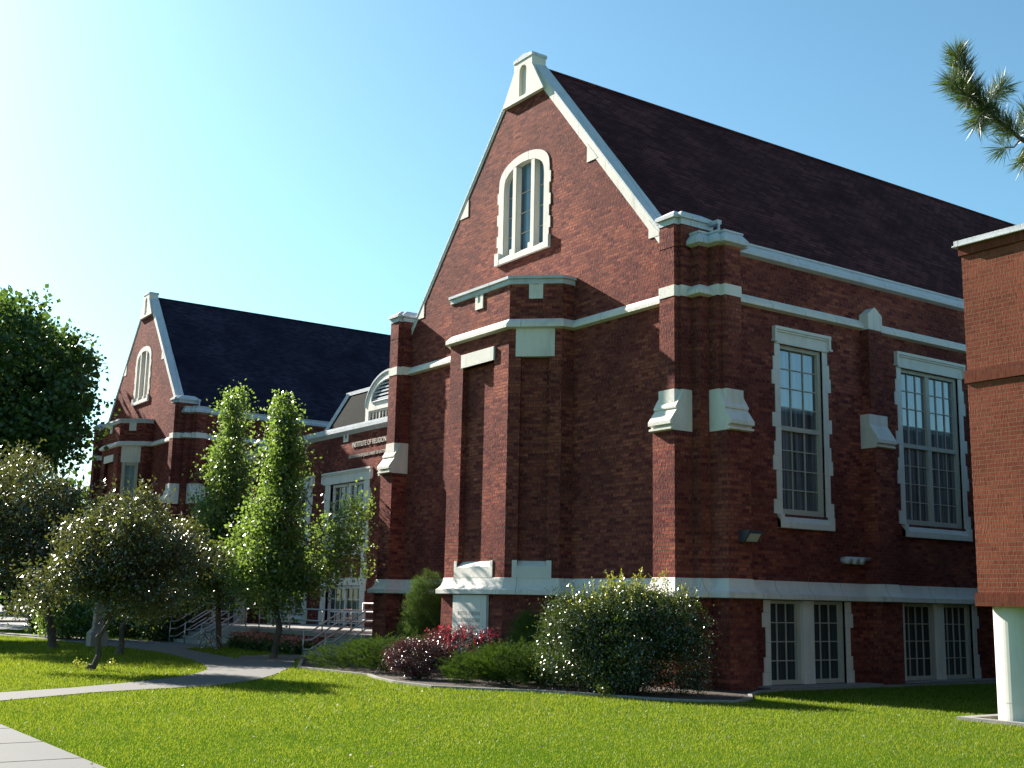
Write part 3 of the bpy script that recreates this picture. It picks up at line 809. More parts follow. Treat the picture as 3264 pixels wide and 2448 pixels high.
# steep roof slope with its pale end trim, and the arched dormer
c = MB(); c.poly([(-26.8, YC + .3, 8.3), (-12.9, YC + .3, 8.3), (-12.9, YC + 1.35, 10.05), (-26.8, YC + 1.35, 10.05)]); c.poly([(-26.8, YC + 1.35, 10.05), (-12.9, YC + 1.35, 10.05), (-12.9, 12, 10.05), (-26.8, 12, 10.05)])
c.poly([(-26.8, YC + .3, 8.3), (-26.8, YC + 1.35, 10.05), (-26.8, 12, 10.05), (-26.8, 12, 8.3)]); wb(c, 'roof', SHG3)
c = MB(); c.tube([(-26.8, YC + .28, 8.3), (-26.8, YC + 1.33, 10.08)], .10, 4); c.extrude([(-26.95, YC + 1.28, 10.02), (-26.95, YC + 1.28, 10.17), (-26.95, YC + 1.5, 10.2), (-26.95, YC + 1.5, 10.02)], (14, 0, 0)); wb(c, 'roof_edge_trim', METW, fix=True)
dx, yd = -21.62, YC + .38
o_ = [(dx - 1.85, 8.3), (dx + 1.85, 8.3)] + [(dx + 1.85 * math.cos(i * math.pi / 24), 9.0 + 1.30 * math.sin(i * math.pi / 24)) for i in range(25)]
h_ = [(dx + 1.33 * math.cos(i * math.pi / 20), 9.22 + .74 * math.sin(i * math.pi / 20)) for i in range(21)]
hb = [(dx - 1.6, 8.32), (dx + 1.6, 8.32), (dx + 1.6, 8.86), (dx - 1.6, 8.86)]
c = MB(); c.tess([(x, yd, z) for x, z in o_], [(x, yd, z) for x, z in h_], [(x, yd, z) for x, z in hb])
for ring in (h_, hb):
    for i in range(len(ring)):
        p, q = ring[i], ring[(i + 1) % len(ring)]; c.poly([(p[0], yd, p[1]), (q[0], yd, q[1]), (q[0], yd + .15, q[1]), (p[0], yd + .15, p[1])])
c.poly([(x, yd + .15, z) for x, z in hb]); dm = wb(c, 'dormer', STJ if 0 else ST)
c = MB()
for i in range(2, len(o_)):
    p, q = o_[i], o_[(i + 1) % len(o_)]
    if q == o_[0]: continue
    c.poly([(p[0], yd - .04, p[1] + .03), (p[0], yd + 2, p[1] + .03), (q[0], yd + 2, q[1] + .03), (q[0], yd - .04, q[1] + .03)]); c.poly([(p[0], yd - .04, p[1] - .05), (p[0], yd - .04, p[1] + .03), (q[0], yd - .04, q[1] + .03), (q[0], yd - .04, q[1] - .05)])
for x in (dx - 1.85, dx + 1.85): c.poly([(x, yd, 8.3), (x, yd + 1.2, 8.3), (x, yd + 1.2, 9.03), (x, yd, 9.03)])
wb(c, 'dormer_roof', METW, dm)
c = MB(); c.tube([(x, yd - .02, z) for x, z in h_] + [(h_[-1][0], yd - .02, h_[-1][1] - .05), (h_[0][0], yd - .02, h_[0][1] - .05), (h_[0][0], yd - .02, h_[0][1])], .035, 4)
for i in range(5):
    z = 9.24 + i * .135; hw = 1.33 * math.sqrt(max(0, 1 - ((z - 9.22) / .74) ** 2))
    c.extrude([(dx - hw, yd + .10, z + .075), (dx - hw, yd + .01, z), (dx - hw, yd + .01, z + .05), (dx - hw, yd + .10, z + .11)], (2 * hw, 0, 0))
wb(c, 'louver', METW, dm)
c = MB(); c.tess([(x, yd + .14, z) for x, z in h_]); wb(c, 'louver_back', BLACK, dm)
c = MB(); c.poly([(dx - 1.55, yd + .1, 8.33), (dx + 1.55, yd + .1, 8.33), (dx + 1.55, yd + .1, 8.84), (dx - 1.55, yd + .1, 8.84)]); wb(c, 'window_pane', GLASS, dm)
c = MB()
for i in range(13):
    x = dx - 1.55 + 3.1 * i / 12; wd = .05 if i % 3 == 0 else .02; c.box(x - wd, x + wd, yd + .04, yd + .09, 8.33, 8.84)
c.box(dx - 1.6, dx + 1.6, yd + .035, yd + .088, 8.78, 8.86); wb(c, 'glazing_bar', FRAME, dm)

# ------------------------------------------------------------------ modern building at the right edge
X0, Y0 = 6.60, -.5
mod = thing('modern_building', 'orange brick modern building on a round white column at the right edge', 'building', (X0, Y0, 0))
def mbld(mb, name, m, parent=None, **kw): return mb.build(name, m, parent or mod, off=(-X0, -Y0, 0), **kw)
X1, Y1 = 24.0, 22.0
c = MB()
P = [(X0, Y1), (X0, Y0), (X1, Y0), (X1, Y1)]
for a, b in zip(P, P[1:] + P[:1]): wall(c, a, b, 1.93, 7.36)
c.poly([(X0 + .02, Y0 + .02, 1.76), (X0 + .02, Y1, 1.76), (X1, Y1, 1.76), (X1, Y0 + .02, 1.76)])
mbld(c, 'brick_wall', BR2)
c = MB()
for z0, z1 in ((1.74, 1.935), (5.24, 5.445), (7.35, 7.50)): sweep(c, P, [(0, z1), (.035, z1), (.035, z0), (0, z0)])
mbld(c, 'soldier_course', BRS)
c = MB(); sweep(c, P, [(-.5, 7.62), (.08, 7.60), (.08, 7.505), (-.1, 7.50)]); c.poly([(X0, Y0, 7.58), (X1, Y0, 7.58), (X1, Y1, 7.58), (X0, Y1, 7.58)]); mbld(c, 'coping', METW)
c = MB(); sweep(c, P, [(.083, 7.53), (.105, 7.52), (.105, 7.498), (.083, 7.495)]); mbld(c, 'drip_edge', METW)
for i, (x, y) in enumerate(((6.93, .02), (12.5, .02), (18.0, .02), (6.95, 7.0), (6.95, 14.0))):
    c = MB()
    for z0, z1 in ((-.1, .295), (.305, 1.77)):
        rr = .36; n = 48
        pl = [(x + rr * math.cos(2 * math.pi * k / n), y + rr * math.sin(2 * math.pi * k / n)) for k in range(n)]; c.prism(pl, z0, z1)
    pl = [(x + .352 * math.cos(2 * math.pi * k / 48), y + .352 * math.sin(2 * math.pi * k / 48)) for k in range(48)]; c.prism(pl, .29, .31)
    o = mbld(c, 'column', COLM)
    for p in o.data.polygons: p.use_smooth = abs(p.normal.z) < .5
c = MB(); wall(c, (8.6, Y1), (8.6, 5.0), -.1, 1.76); wall(c, (8.6, 5.0), (X1, 5.0), -.1, 1.76); mbld(c, 'ground_floor_wall', BR2)

# ------------------------------------------------------------------ ground
def flat(name, pts, z, m, **kw):
    c = MB(); c.tess([(x, y, z) for x, y in pts]); 
    return c.build(name, m, None, **kw)
c = MB()
G = 24; ext = 600
c.poly([(-ext, -ext, 0), (ext, -ext, 0), (ext, ext, 0), (-ext, ext, 0)])
c.build('lawn', LAWN, None, kind='structure')
PATH = [(-.5, -15.5), (-2.15, -12.75), (-3.27, -11.03), (-3.95, -9.11), (-4.1, -8.62), (-5.32, -7.2), (-6.79, -6.15), (-8.5, -5.1), (-9.6, -4.4), (-10.88, -3.76),
        (-12.6, -3.0), (-12.3, -1.85), (-14.9, -1.85), (-14.9, -3.6), (-13.2, -4.35), (-15.9, -4.07), (-19.2, -3.62), (-20.2, -2.95), (-20.2, -2.05), (-25.6, -2.05), (-26.5, -3.2), (-30, -4.4), (-36, -6.2), (-42, -8.5), (-42, -9.6), (-30, -6.1), (-22.5, -5.45),
        (-20.05, -5.22), (-16.95, -5.16), (-13.37, -5.63), (-10.45, -6.32), (-8.87, -6.85), (-7.6, -7.6), (-6.4, -8.6), (-5.2, -9.97), (-4.4, -11.11), (-3.76, -12.4), (-2.6, -15.5)]
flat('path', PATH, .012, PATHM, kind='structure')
flat('sidewalk', [(-60, -13.5), (60, -13.5), (60, -16.5), (-60, -16.5)], .016, SIDEW, kind='structure')
c = MB()
for i in range(-12, 20):
    x = -1.2 + i * 1.55; c.box(x - .012, x + .012, -16.4, -13.5, .0165, .0185)
c.build('sidewalk_joint', SOIL, None, kind='structure')
flat('road', [(-38.5, -40), (-38.5, -4.9), (-37.2, -3.5), (-37.5, 60), (-51, 60), (-51.2, -40)], .02, ASPH, kind='structure')
flat('parking_lot', [(-65.5, -60), (-52.2, -60), (-52.2, 80), (-140, 80), (-140, -60)], .02, ASPH, kind='structure')
c = MB(); c.box(-52.2, -51.2, -40, 60, 0, .13); c.build('kerb', CONC, None, kind='structure')
BED = [(-12.2, -.45), (-12.0, -3.0), (-8.9, -4.55), (-7.6, -4.45), (-5.88, -4.3), (-4.9, -4.62), (-3.77, -4.85), (-2.4, -4.80), (-1.5, -4.2), (-.66, -3.45), (.2, -3.05), (.75, -2.85), (1.6, -2.55), (2.2, -2.1), (2.45, -1.6), (2.1, -.9), (1.5, -.3), (.9, .6), (.75, 1.4), (.75, 9.6), (.0, 9.6), (0, .3), (-.3, -.4)]
flat('planting_bed', BED, .03, SOIL, kind='structure')
c = MB(); sweep(c, list(reversed(BED[1:20]))[::-1], [(0, .045), (.08, .045), (.08, .0)]); kb = c.build('bed_edging', CONC, None, kind='structure')
c = MB(); c.box(.06, .55, 1.35, 4.9, .0, .055); c.box(.06, .42, 5.7, 9.7, .0, .06); c.build('mowing_strip', CONC, None, kind='structure')
c = MB()
for b in ((6.15, 6.35, -.55, .75), (6.35, 7.7, -.55, -.40), (6.35, 7.7, .6, .75)): c.box(*b, 0, .05)
c.build('column_edging', CONC, None, kind='structure')

# ------------------------------------------------------------------ terrace, steps, railings
def steps(name, label, x0, x1, yf, n, rise, run, yb, extra=()):
    c = MB()
    for i in range(n): c.box(x0, x1, yf + i * run, yf + (i + 1) * run - .0, -.1, rise * (i + 1))
    c2 = thing(name, label, 'steps', (x0, yf, 0))
    c.build('tread', CONC, c2, off=(-x0, -yf, 0))
    c = MB()
    for b in extra: c.box(*b)
    c.build('landing', CONC, c2, off=(-x0, -yf, 0)); return c2
steps('entrance_steps', 'wide concrete steps and terrace before the white door, bicycle in front', -24.6, -20.2, -2.1, 5, .125, .25, YC, [(-26.2, -15.4, -.85, YC - .02, .50, .62)])
steps('entrance_steps', 'narrow concrete steps beside the left buttress of the near hall', -14.7, -12.95, -1.75, 5, .125, .25, YC, [(-14.9, -12.8, -.5, YC - .02, .4, .62)])
c = MB(); wall(c, (-26.1, -.80), (-15.5, -.80), -.1, .50); wall(c, (-15.5, -.80), (-15.5, YC), -.1, .50)
tag(c.build('terrace_wall', BR, None), 'low brick retaining wall under the terrace behind the flowers', 'wall')
def railing(label, pts, posts, bars=(0, .26, .52), group='grey steel handrails at the entrance steps'):
    x, y, _ = pts[0]
    t = thing('handrail', label, 'railing', (x, y, 0), group)
    for dz in bars:
        c = MB(); c.tube([(a, b, z - dz) for a, b, z in pts], .022, 8); c.build('rail', RAILM, t, smooth=True, off=(-x, -y, 0))
    for (a, b, z0, z1) in posts:
        c = MB(); c.tube([(a, b, z0), (a, b, z1)], .022, 8); c.build('post', RAILM, t, smooth=True, off=(-x, -y, 0))
for x, lb in ((-24.45, 'grey steel handrail at the far left edge of the wide steps'), (-22.95, 'grey steel handrail in the middle of the wide steps'), (-21.4, 'grey steel handrail behind the bicycle on the wide steps')):
    railing(lb, [(x, -2.30, .73), (x, -2.05, .74), (x, -1.0, 1.38), (x, -.75, 1.38)], [(x, -2.30, 0, .73), (x, -.75, .6, 1.38)])
railing('long level handrail along the front edge of the terrace', [(-20.2, -.78, 1.30), (-15.5, -.78, 1.30), (-15.5, 2.6, 1.30)], [(-20.2, -.78, .6, 1.30), (-17.8, -.78, .6, 1.30), (-15.5, -.78, .6, 1.30)], (0, .34))
for x, lb in ((-14.5, 'grey steel handrail at the left edge of the narrow steps'), (-13.1, 'grey steel handrail on the narrow steps, touching the near buttress')):
    railing(lb, [(x, -1.85, .70), (x, -1.60, .70), (x, -.58, 1.33), (x, -.33, 1.33)], [(x, -1.85, 0, .70), (x, -.33, .6, 1.33)])
railing('high level handrail on the landing behind the left buttress', [(-14.6, .1, 1.52), (-12.9, .1, 1.52)], [(-14.6, .1, .6, 1.52)], (0, .25, .5))

# ------------------------------------------------------------------ bicycle
bk = thing('bicycle', 'dark bicycle parked at the foot of the wide steps beside the pear tree', 'bicycle', (-19.35, -3.02, .0), None, math.radians(15))
def wheel(cx):
    c = MB(); n = 26; R = .225
    c.tube([(cx + R * math.cos(2 * math.pi * i / n), 0, .235 + R * math.sin(2 * math.pi * i / n)) for i in range(n + 1)], .014, 6); wh = c.build('wheel', BLACKM, bk)
    c = MB(); c.tube([(cx + (R - .02) * math.cos(2 * math.pi * i / n), 0, .235 + (R - .02) * math.sin(2 * math.pi * i / n)) for i in range(n + 1)], .006, 5)
    for i in range(14): a = 2 * math.pi * i / 14; c.tube([(cx, 0, .235), (cx + (R - .02) * math.cos(a), 0, .235 + (R - .02) * math.sin(a))], .0015, 3)
    c.build('rim', CHROME, wh)
wheel(0.0); wheel(.72)
c = MB()
for a, b in (((.0, 0, .235), (.09, 0, .50)), ((.09, 0, .50), (.12, 0, .58)), ((.09, 0, .50), (.43, 0, .52)), ((.10, 0, .45), (.36, 0, .23)), ((.36, 0, .23), (.44, 0, .56)), ((.36, 0, .23), (.72, 0, .235)), ((.43, 0, .50), (.72, 0, .235))): c.tube([a, b], .013, 6)
c.build('frame', DARKM, bk)
c = MB(); c.extrude([(.38, -.03, .57), (.38, .03, .57), (.54, .055, .585), (.54, -.055, .585)], (0, 0, .03)); c.build('saddle', BLACKM, bk, fix=True)
c = MB(); c.tube([(.06, -.19, .60), (.12, -.10, .59), (.12, .10, .59), (.06, .19, .60)], .010, 6); c.build('handlebar', CHROME, bk)
c = MB(); c.tube([(.355, -.04, .23), (.355, .04, .23)], .05, 12); c.tube([(.36, .05, .23), (.42, .07, .15)], .008, 5); c.tube([(.36, -.05, .23), (.30, -.07, .31)], .008, 5); c.build('crank', CHROME, bk)

# posts and stone pedestal
for i, (x, y) in enumerate(((-52.6, -2.6), (-53.8, -5.2))):
    c = MB(); c.tube([(x, y, 0), (x, y, 1.35)], .11, 10)
    tag(c.build('post', YELLOW, None), ('yellow post beside the parking lot, right of the pair', 'yellow post at the photo edge, left of the pair')[i], 'post', 'yellow posts by the parking lot')
c = MB(); x, y = -21.3, -5.75
c.prism([(x - .26, y - .26), (x + .26, y - .26), (x + .26, y + .26), (x - .26, y + .26)], 0, .42); c.prism([(x - .26, y - .26), (x + .26, y - .26), (x + .26, y + .26), (x - .26, y + .26)], .42, .56, [(x - .15, y - .15), (x + .15, y - .15), (x + .15, y + .15), (x - .15, y + .15)])
c.prism([(x - .15, y - .15), (x + .15, y - .15), (x + .15, y + .15), (x - .15, y + .15)], .56, 1.35, [(x - .12, y - .12), (x + .12, y - .12), (x + .12, y + .12), (x - .12, y + .12)])
tag(c.build('stone_pedestal', CONC, None), 'grey concrete pedestal standing on the lawn beneath the trees', 'pedestal')

# ------------------------------------------------------------------ vegetation
def leaf_mesh(name, pos, axis, L, Wd, material, parent=None, seed=0, fold=.15, tri=False, **kw):
    """pos (N,3) leaf base; axis (N,3) leaf direction; L length array/float; Wd width ratio"""
    rg = np.random.default_rng(seed); n = len(pos)
    a = axis / (np.linalg.norm(axis, axis=1, keepdims=True) + 1e-9)
    r = rg.normal(size=(n, 3)); s = np.cross(a, r); s /= np.linalg.norm(s, axis=1, keepdims=True) + 1e-9
    nn = np.cross(a, s); L = np.broadcast_to(np.asarray(L, float), (n,))[:, None] * rg.uniform(.7, 1.25, (n, 1))
    w_ = L * Wd * .5
    if tri:
        V = np.stack([pos - s * w_, pos + s * w_, pos + a * L], 1); k = 3
    else:
        V = np.stack([pos, pos + a * L * .5 + s * w_ + nn * L * fold, pos + a * L, pos + a * L * .5 - s * w_ + nn * L * fold], 1); k = 4
    me = bpy.data.meshes.new(name); me.vertices.add(n * k); me.vertices.foreach_set('co', V.reshape(-1).astype(np.float32))
    me.loops.add(n * k); me.loops.foreach_set('vertex_index', np.arange(n * k, dtype=np.int32))
    me.polygons.add(n); me.polygons.foreach_set('loop_start', np.arange(0, n * k, k, dtype=np.int32)); me.polygons.foreach_set('loop_total', np.full(n, k, dtype=np.int32))
    me.update(calc_edges=True); me.materials.append(material)
    return put(bpy.data.objects.new(name, me), parent, **kw)

def clump_points(lobes, n_clumps, per, cr, seed, hollow=.55, flat=.8):
    """lobes: (cx,cy,cz,rx,ry,rz). returns leaf base positions and outward axes, clustered"""
    rg = np.random.default_rng(seed); lb = np.array(lobes, float)
    vol = lb[:, 3] * lb[:, 4] * lb[:, 5]; pr = vol ** .8; pr /= pr.sum()
    idx = rg.choice(len(lb), n_clumps, p=pr); d = rg.normal(size=(n_clumps, 3)); d /= np.linalg.norm(d, axis=1, keepdims=True)
    rad = (hollow ** 3 + (1 - hollow ** 3) * rg.random((n_clumps, 1))) ** (1 / 3) * (1 + rg.normal(0, .07, (n_clumps, 1)))
    C = lb[idx, :3] + d * rad * lb[idx, 3:6]
    out = d.copy()
    cs = cr * rg.uniform(.5, 1.5, (n_clumps, 1))
    P = np.repeat(C, per, 0) + rg.normal(size=(n_clumps * per, 3)) * np.repeat(cs, per, 0) * np.array([1, 1, flat])
    A = rg.normal(size=P.shape) + np.repeat(out, per, 0) * .7 + np.array([0, 0, .1])
    return P, A, C

def branches(mb, base, top, r, targets, rg, n=9, r2f=.35, wob=.08):
    base = Vector(base); top = Vector(top); pts = [base.lerp(top, i / 7) + Vector((rg.normal(0, wob), rg.normal(0, wob), 0)) * (0 if i == 0 else 1) for i in range(8)]
    mb.tube(pts, r, 9, r * r2f)
    for k in range(min(n, len(targets))):
        t = Vector(targets[k]); f = rg.uniform(.5, .98); p = pts[int(f * 7)]
        m = p.lerp(t, .5) + Vector((rg.normal(0, .1), rg.normal(0, .1), rg.uniform(0, .25)))
        rr = r * (.45 - .25 * f); mb.tube([p, p.lerp(m, .6), m, m.lerp(t, .6), t], rr, 5, rr * .25)

def tree(name, label, cat, loc, lobes, clumps, per, cr, L, Wd, leafm, tr=.12, ttop=None, hollow=.55, seed=1, nb=30, group=None, shoots=0, sm=None, flat=.8):
    rg = np.random.default_rng(seed); t = thing(name, label, cat, loc, group)
    P, A, C = clump_points(lobes, clumps, per, cr, seed, hollow, flat)
    if shoots:
        top = C[np.argsort(-C[:, 2] + rg.normal(0, .4, len(C)))[:shoots]]
        for q in top:
            dvec = np.array([rg.normal(0, .35), rg.normal(0, .35), 1.0]); dvec /= np.linalg.norm(dvec); ln = rg.uniform(.3, .75) * (sm or 1)
            m = 16; s = np.linspace(0, ln, m)[:, None]; P = np.vstack([P, q + dvec * s + rg.normal(0, .015, (m, 3))]); A = np.vstack([A, rg.normal(size=(m, 3)) + dvec * .8])
    P[:, 2] = np.maximum(P[:, 2], .05)
    leaf_mesh('crown', P, A, L, Wd, leafm, t, seed)
    mb = MB(); z = ttop or (lobes[0][2] + lobes[0][5] * .5)
    branches(mb, (0, 0, -.05), (lobes[0][0] * .6, lobes[0][1] * .6, z), tr, C[rg.permutation(len(C))[:nb]], rg, nb)
    mb.tube([(0, 0, -.05), (0, 0, .12)], tr * 1.5, 9, tr)
    mb.build('trunk', BARK, t)
    return t

def LOB(rg, cx, cy, cz, rx, ry, rz, n, k=.42):
    out = [(cx, cy, cz, rx * .72, ry * .72, rz * .75)]
    for i in range(n):
        d = rg.normal(size=3); d /= np.linalg.norm(d); f = rg.uniform(.6, .8); q = rg.uniform(k * .7, k * 1.2)
        out.append((cx + d[0] * rx * f, cy + d[1] * ry * f, cz + d[2] * rz * f, rx * q, ry * q, rz * q))
    return out

rg = np.random.default_rng(5)
# big maple at the left behind the crabapples
tree('maple_tree', 'tall dark green maple rising at the left edge of the photo', 'tree', (-35.5, -6.6, 0), LOB(rg, .2, .2, 10.3, 4.2, 4.2, 4.9, 26, .33), 1050, 34, .36, .23, .85, L_MAPLE, .34, 9.0, .45, 11, 40)
tree('maple_tree', 'broad maple at the left edge standing behind the taller looking one, near the road', 'tree', (-53.0, -4.2, 0), LOB(rg, 0, 0, 11.8, 5.2, 5.2, 5.9, 18, .36), 700, 30, .5, .34, .85, L_MAPLE, .4, 9, .5, 12, 20)
tree('maple_tree', 'maple left of the frame whose shadow darkens the left lawn', 'tree', (-33.0, -12.0, 0), LOB(rg, 0, 0, 6.0, 3.6, 3.2, 2.8, 18, .36), 700, 30, .45, .30, .85, L_MAPLE, .3, 5.5, .5, 13, 20)
# crabapples
tree('crabapple_tree', 'glossy leaved crabapple in front of the farther hall, thin leaning trunk on the lawn', 'tree', (-9.45, -9.3, 0), LOB(rg, .55, .45, 2.45, 1.6, 1.6, 1.15, 16, .42) + [(.9, .6, 3.35, .5, .5, .6), (.2, .1, 3.3, .5, .5, .5), (1.6,1.8,2.4,.5,.5,.4), (1.6,1.3,1.75,.5,.5,.3), (-.7,-.8,2.0,.6,.6,.5), (-.8,-.4,2.9,.5,.5,.4), (-.6,-1.2,1.4,.5,.5,.3), (1.2,.9,1.4,.6,.6,.28), (1.3,.2,2.9,.5,.5,.4)], 1150, 30, .15, .085, .5, L_CRAB, .075, 2.6, .25, 21, 40, 'crabapple trees on the left lawn', 46, .9)
tree('crabapple_tree', 'glossy leaved crabapple cut by the left photo edge, dark upright trunk', 'tree', (-20.4, -7.3, 0), LOB(rg, -.2, -1.2, 3.5, 2.7, 2.5, 1.95, 16, .44) + [(1.0, -.1, 2.6, 1.5, 1.5, 1.0), (2.0, .9, 2.2, .9, .9, .6), (1.6, -1.6, 2.4, .9, .9, .8), (2.4, 1.2, 3.6, .6, .6, .5)], 1100, 30, .19, .115, .5, L_CRAB, .13, 3.6, .25, 22, 40, 'crabapple trees on the left lawn', 40, 1.1)
tree('crabapple_tree', 'shaded crabapple directly behind the leaning one, mostly hidden', 'tree', (-16.2, -6.6, 0), LOB(rg, .6, .6, 2.5, 1.7, 1.6, 1.15, 12, .42), 500, 30, .17, .10, .5, L_CRAB, .10, 2.6, .25, 23, 30, 'crabapple trees on the left lawn', 14, .8)
# upright pears
def pear(label, loc, H, seed, w=1.0, extra=()):
    r2 = np.random.default_rng(seed); lob = []
    for i in range(46):
        f = (i + .5) / 46; z = 1.55 + f * (H - 1.75); wd = w * (1.5 * (1 - f) ** (1.3 if seed == 31 else .95) + .08) * (1 if f > .12 else .8)
        a = i * 2.4; rr = wd * r2.uniform(.25, .85); s = (.36 * w * (1 - .5 * f) + .10) * r2.uniform(.6, 1.25)
        yy = rr * math.sin(a)
        if z > 2.8 and seed == 31: yy = max(-.45, min(yy, .12))
        lob.append((rr * math.cos(a), yy, z, s, s, s * 1.5))
    lob[0] = (0, 0, H * .45, .45 * w, .45 * w, H * .32)
    tree('pear_tree', label, 'tree', loc, lob + list(extra), 950, 32, .18, .095, .75, L_PEAR, .10, H * .85, .2, seed, 60, 'upright pear trees before the entrance', 20, .6)
pear('bright green upright pear tree, the nearer of the pair, trunk in the grass island', (-13.4, -3.25, 0), 7.15, 31, 1.12, [(-.9, -.9, 2.6, .8, .8, .6), (-.9, -.5, 3.4, .6, .5, .5), (.7, .5, 2.2, .7, .6, .45), (-.5, 2.4, 4.1, .5, .5, .4), (-.6, 2.9, 4.35, .35, .35, .3), (-.3, 2.3, 3.3, .6, .6, .4), (-.2, 1.5, 2.7, .6, .6, .4), (-.8, -.3, 4.3, .3, .3, .4), (-.3, 2.3, 2.5, .6, .6, .35), (-.2, 1.5, 3.5, .5, .5, .4), (.2, 1.0, 2.2, .6, .6, .4)])
pear('darker upright pear tree standing beside the bicycle, the farther of the pair', (-19.67, -2.34, 0), 8.15, 32, 1.15, [(-.8, -.9, 3.0, .7, .7, .6), (.8, .2, 2.6, .7, .6, .5), (-.3, -1.0, 2.2, .6, .7, .4), (.3, .2, 4.2, .6, .5, .6)])
# background trees and hedges
for i, (x, y, h, lb) in enumerate(((-74, 3.5, 8.5, 'distant rounded tree left of the farther hall, at the gap'), (-80, 9.5, 9.8, 'distant tree touching the farther hall\'s left edge'), (-85, -3.5, 9.0, 'distant tree behind the parking lot at the far left'), (-88, 2.0, 8.0, 'distant low tree between two taller ones behind the parking lot'))):
    tree('background_tree', lb, 'tree', (x, y, 0), LOB(rg, 0, 0, h * .55, 4.2, 4.2, h * .45, 10, .45), 260, 26, .6, .5, .8, L_HEDGE, .3, h * .5, .4, 40 + i, 8, 'far trees beyond the parking lot')
def shrub(name, label, cat, loc, lobes, clumps, per, cr, L, Wd, m, seed, hollow=.6, group=None, shoots=0, sm=1, m2=None, axis_up=0, stem=True, tri=False, flat=.8, part='foliage'):
    rg = np.random.default_rng(seed); t = thing(name, label, cat, loc, group)
    P, A, C = clump_points(lobes, clumps, per, cr, seed, hollow, flat); A[:, 2] += axis_up
    keep = P[:, 2] > .02; P, A = P[keep], A[keep]
    leaf_mesh(part, P, A, L, Wd, m, t, seed, tri=tri)
    if shoots:
        SP, SA = [], []
        mbs = MB()
        tops = C[np.argsort(-C[:, 2] + rg.normal(0, .35, len(C)))[:shoots]]
        for q in tops:
            d = np.array([rg.normal(0, .3), rg.normal(0, .3), 1.0]); d /= np.linalg.norm(d); ln = rg.uniform(.15, .5) * sm; k = int(ln * 60) + 4
            s = np.linspace(0, ln, k)[:, None]; SP.append(q + d * s + rg.normal(0, .012, (k, 3))); SA.append(rg.normal(size=(k, 3)) + d)
            mbs.tube([tuple(q - d * .2), tuple(q + d * ln)], .006, 4, .002)
        leaf_mesh('new_shoots', np.vstack(SP), np.vstack(SA), L, Wd, m2 or m, t, seed + 1)
        mbs.build('shoot_stem', BARK, t)
    if stem:
        mb = MB()
        for q in C[rg.permutation(len(C))[:14]]:
            mb.tube([(rg.normal(0, .05), rg.normal(0, .05), 0), (q[0] * .4, q[1] * .4, q[2] * .5), tuple(q)], .018, 5, .006)
        mb.build('stem', BARK, t)
    return t
# firethorn: the big glossy bush at the corner
shrub('firethorn_bush', 'large glossy firethorn bush covering the near corner of the hall', 'bush', (.25, -1.9, 0),
      [(-.95, -1.1, .8, .55, .55, .65), (-.9, -1.0, 1.35, .45, .45, .5), (-.1, -.2, .95, 1.0, 1.0, .95), (-.55, -.65, 1.25, .62, .6, .62), (.45, .1, 1.3, .7, .65, .6), (.0, -.2, 1.55, .75, .7, .42), (-.5, -.55, .6, .72, .7, .6), (.75, .35, .6, .55, .6, .6), (.85, .25, 1.25, .5, .5, .55), (.3, -.7, .5, .7, .5, .5)],
      1900, 34, .10, .055, .42, L_PYRA, 51, .55, None, 110, 1.0, L_PYRY)
shrub('firethorn_seedling', 'small light green sprig growing at the kerb before the large glossy bush', 'plant', (.55, -3.0, 0), [(0, 0, .1, .15, .12, .13)], 16, 20, .05, .05, .45, L_PYRY, 52, .2)
# barberries
shrub('barberry_bush', 'round dark red barberry with bright red tips in front of the inscribed stone', 'bush', (-4.95, -2.5, 0), [(0, 0, .56, .78, .72, .46), (-.4, -.35, .62, .42, .42, .40), (.42, .38, .64, .40, .40, .36), (0, 0, .25, .55, .55, .3)], 700, 30, .06, .034, .55, L_BARB, 53, .6, 'barberry bushes in the bed', 260, .36, L_BARR)
shrub('barberry_bush', 'lower purplish barberry at the kerb, left of the red one', 'bush', (-4.45, -4.0, 0), [(0, 0, .44, .52, .52, .42), (-.25, -.25, .5, .32, .32, .30), (.25, .2, .55, .3, .3, .28)], 520, 30, .055, .034, .55, L_BARB, 54, .6, 'barberry bushes in the bed', 40, .12, L_BARB)
# spruces
def spruce(label, loc, h, r, seed, n):
    lob = []; r2 = np.random.default_rng(seed)
    for i in range(70):
        f = r2.random() ** .9; a = r2.uniform(0, 6.28); rr = r * math.sqrt(max(0, 1 - f ** 1.6)) * .84; lob.append((rr * math.cos(a), rr * math.sin(a), .08 + f * (h - .2), .13 + .06 * r, .13 + .06 * r, .19))
    lob += [(0, 0, h * .33, r * .75, r * .75, h * .33), (0, 0, h * .6, r * .5, r * .5, h * .3)]
    shrub('dwarf_spruce', label, 'conifer', loc, lob, n, 42, .042, .04, .22, L_SPR, seed, .75, 'dwarf spruces by the wall', axis_up=.3, stem=False, part='needles')
    return
spruce('dense cone shaped dwarf spruce between the corner buttress and the bay', (-9.2, -.9, 0), 2.38, .80, 55, 2300)
spruce('small dwarf spruce half hidden behind the large glossy bush', (-4.3, -1.15, 0), 1.45, .60, 56, 900)
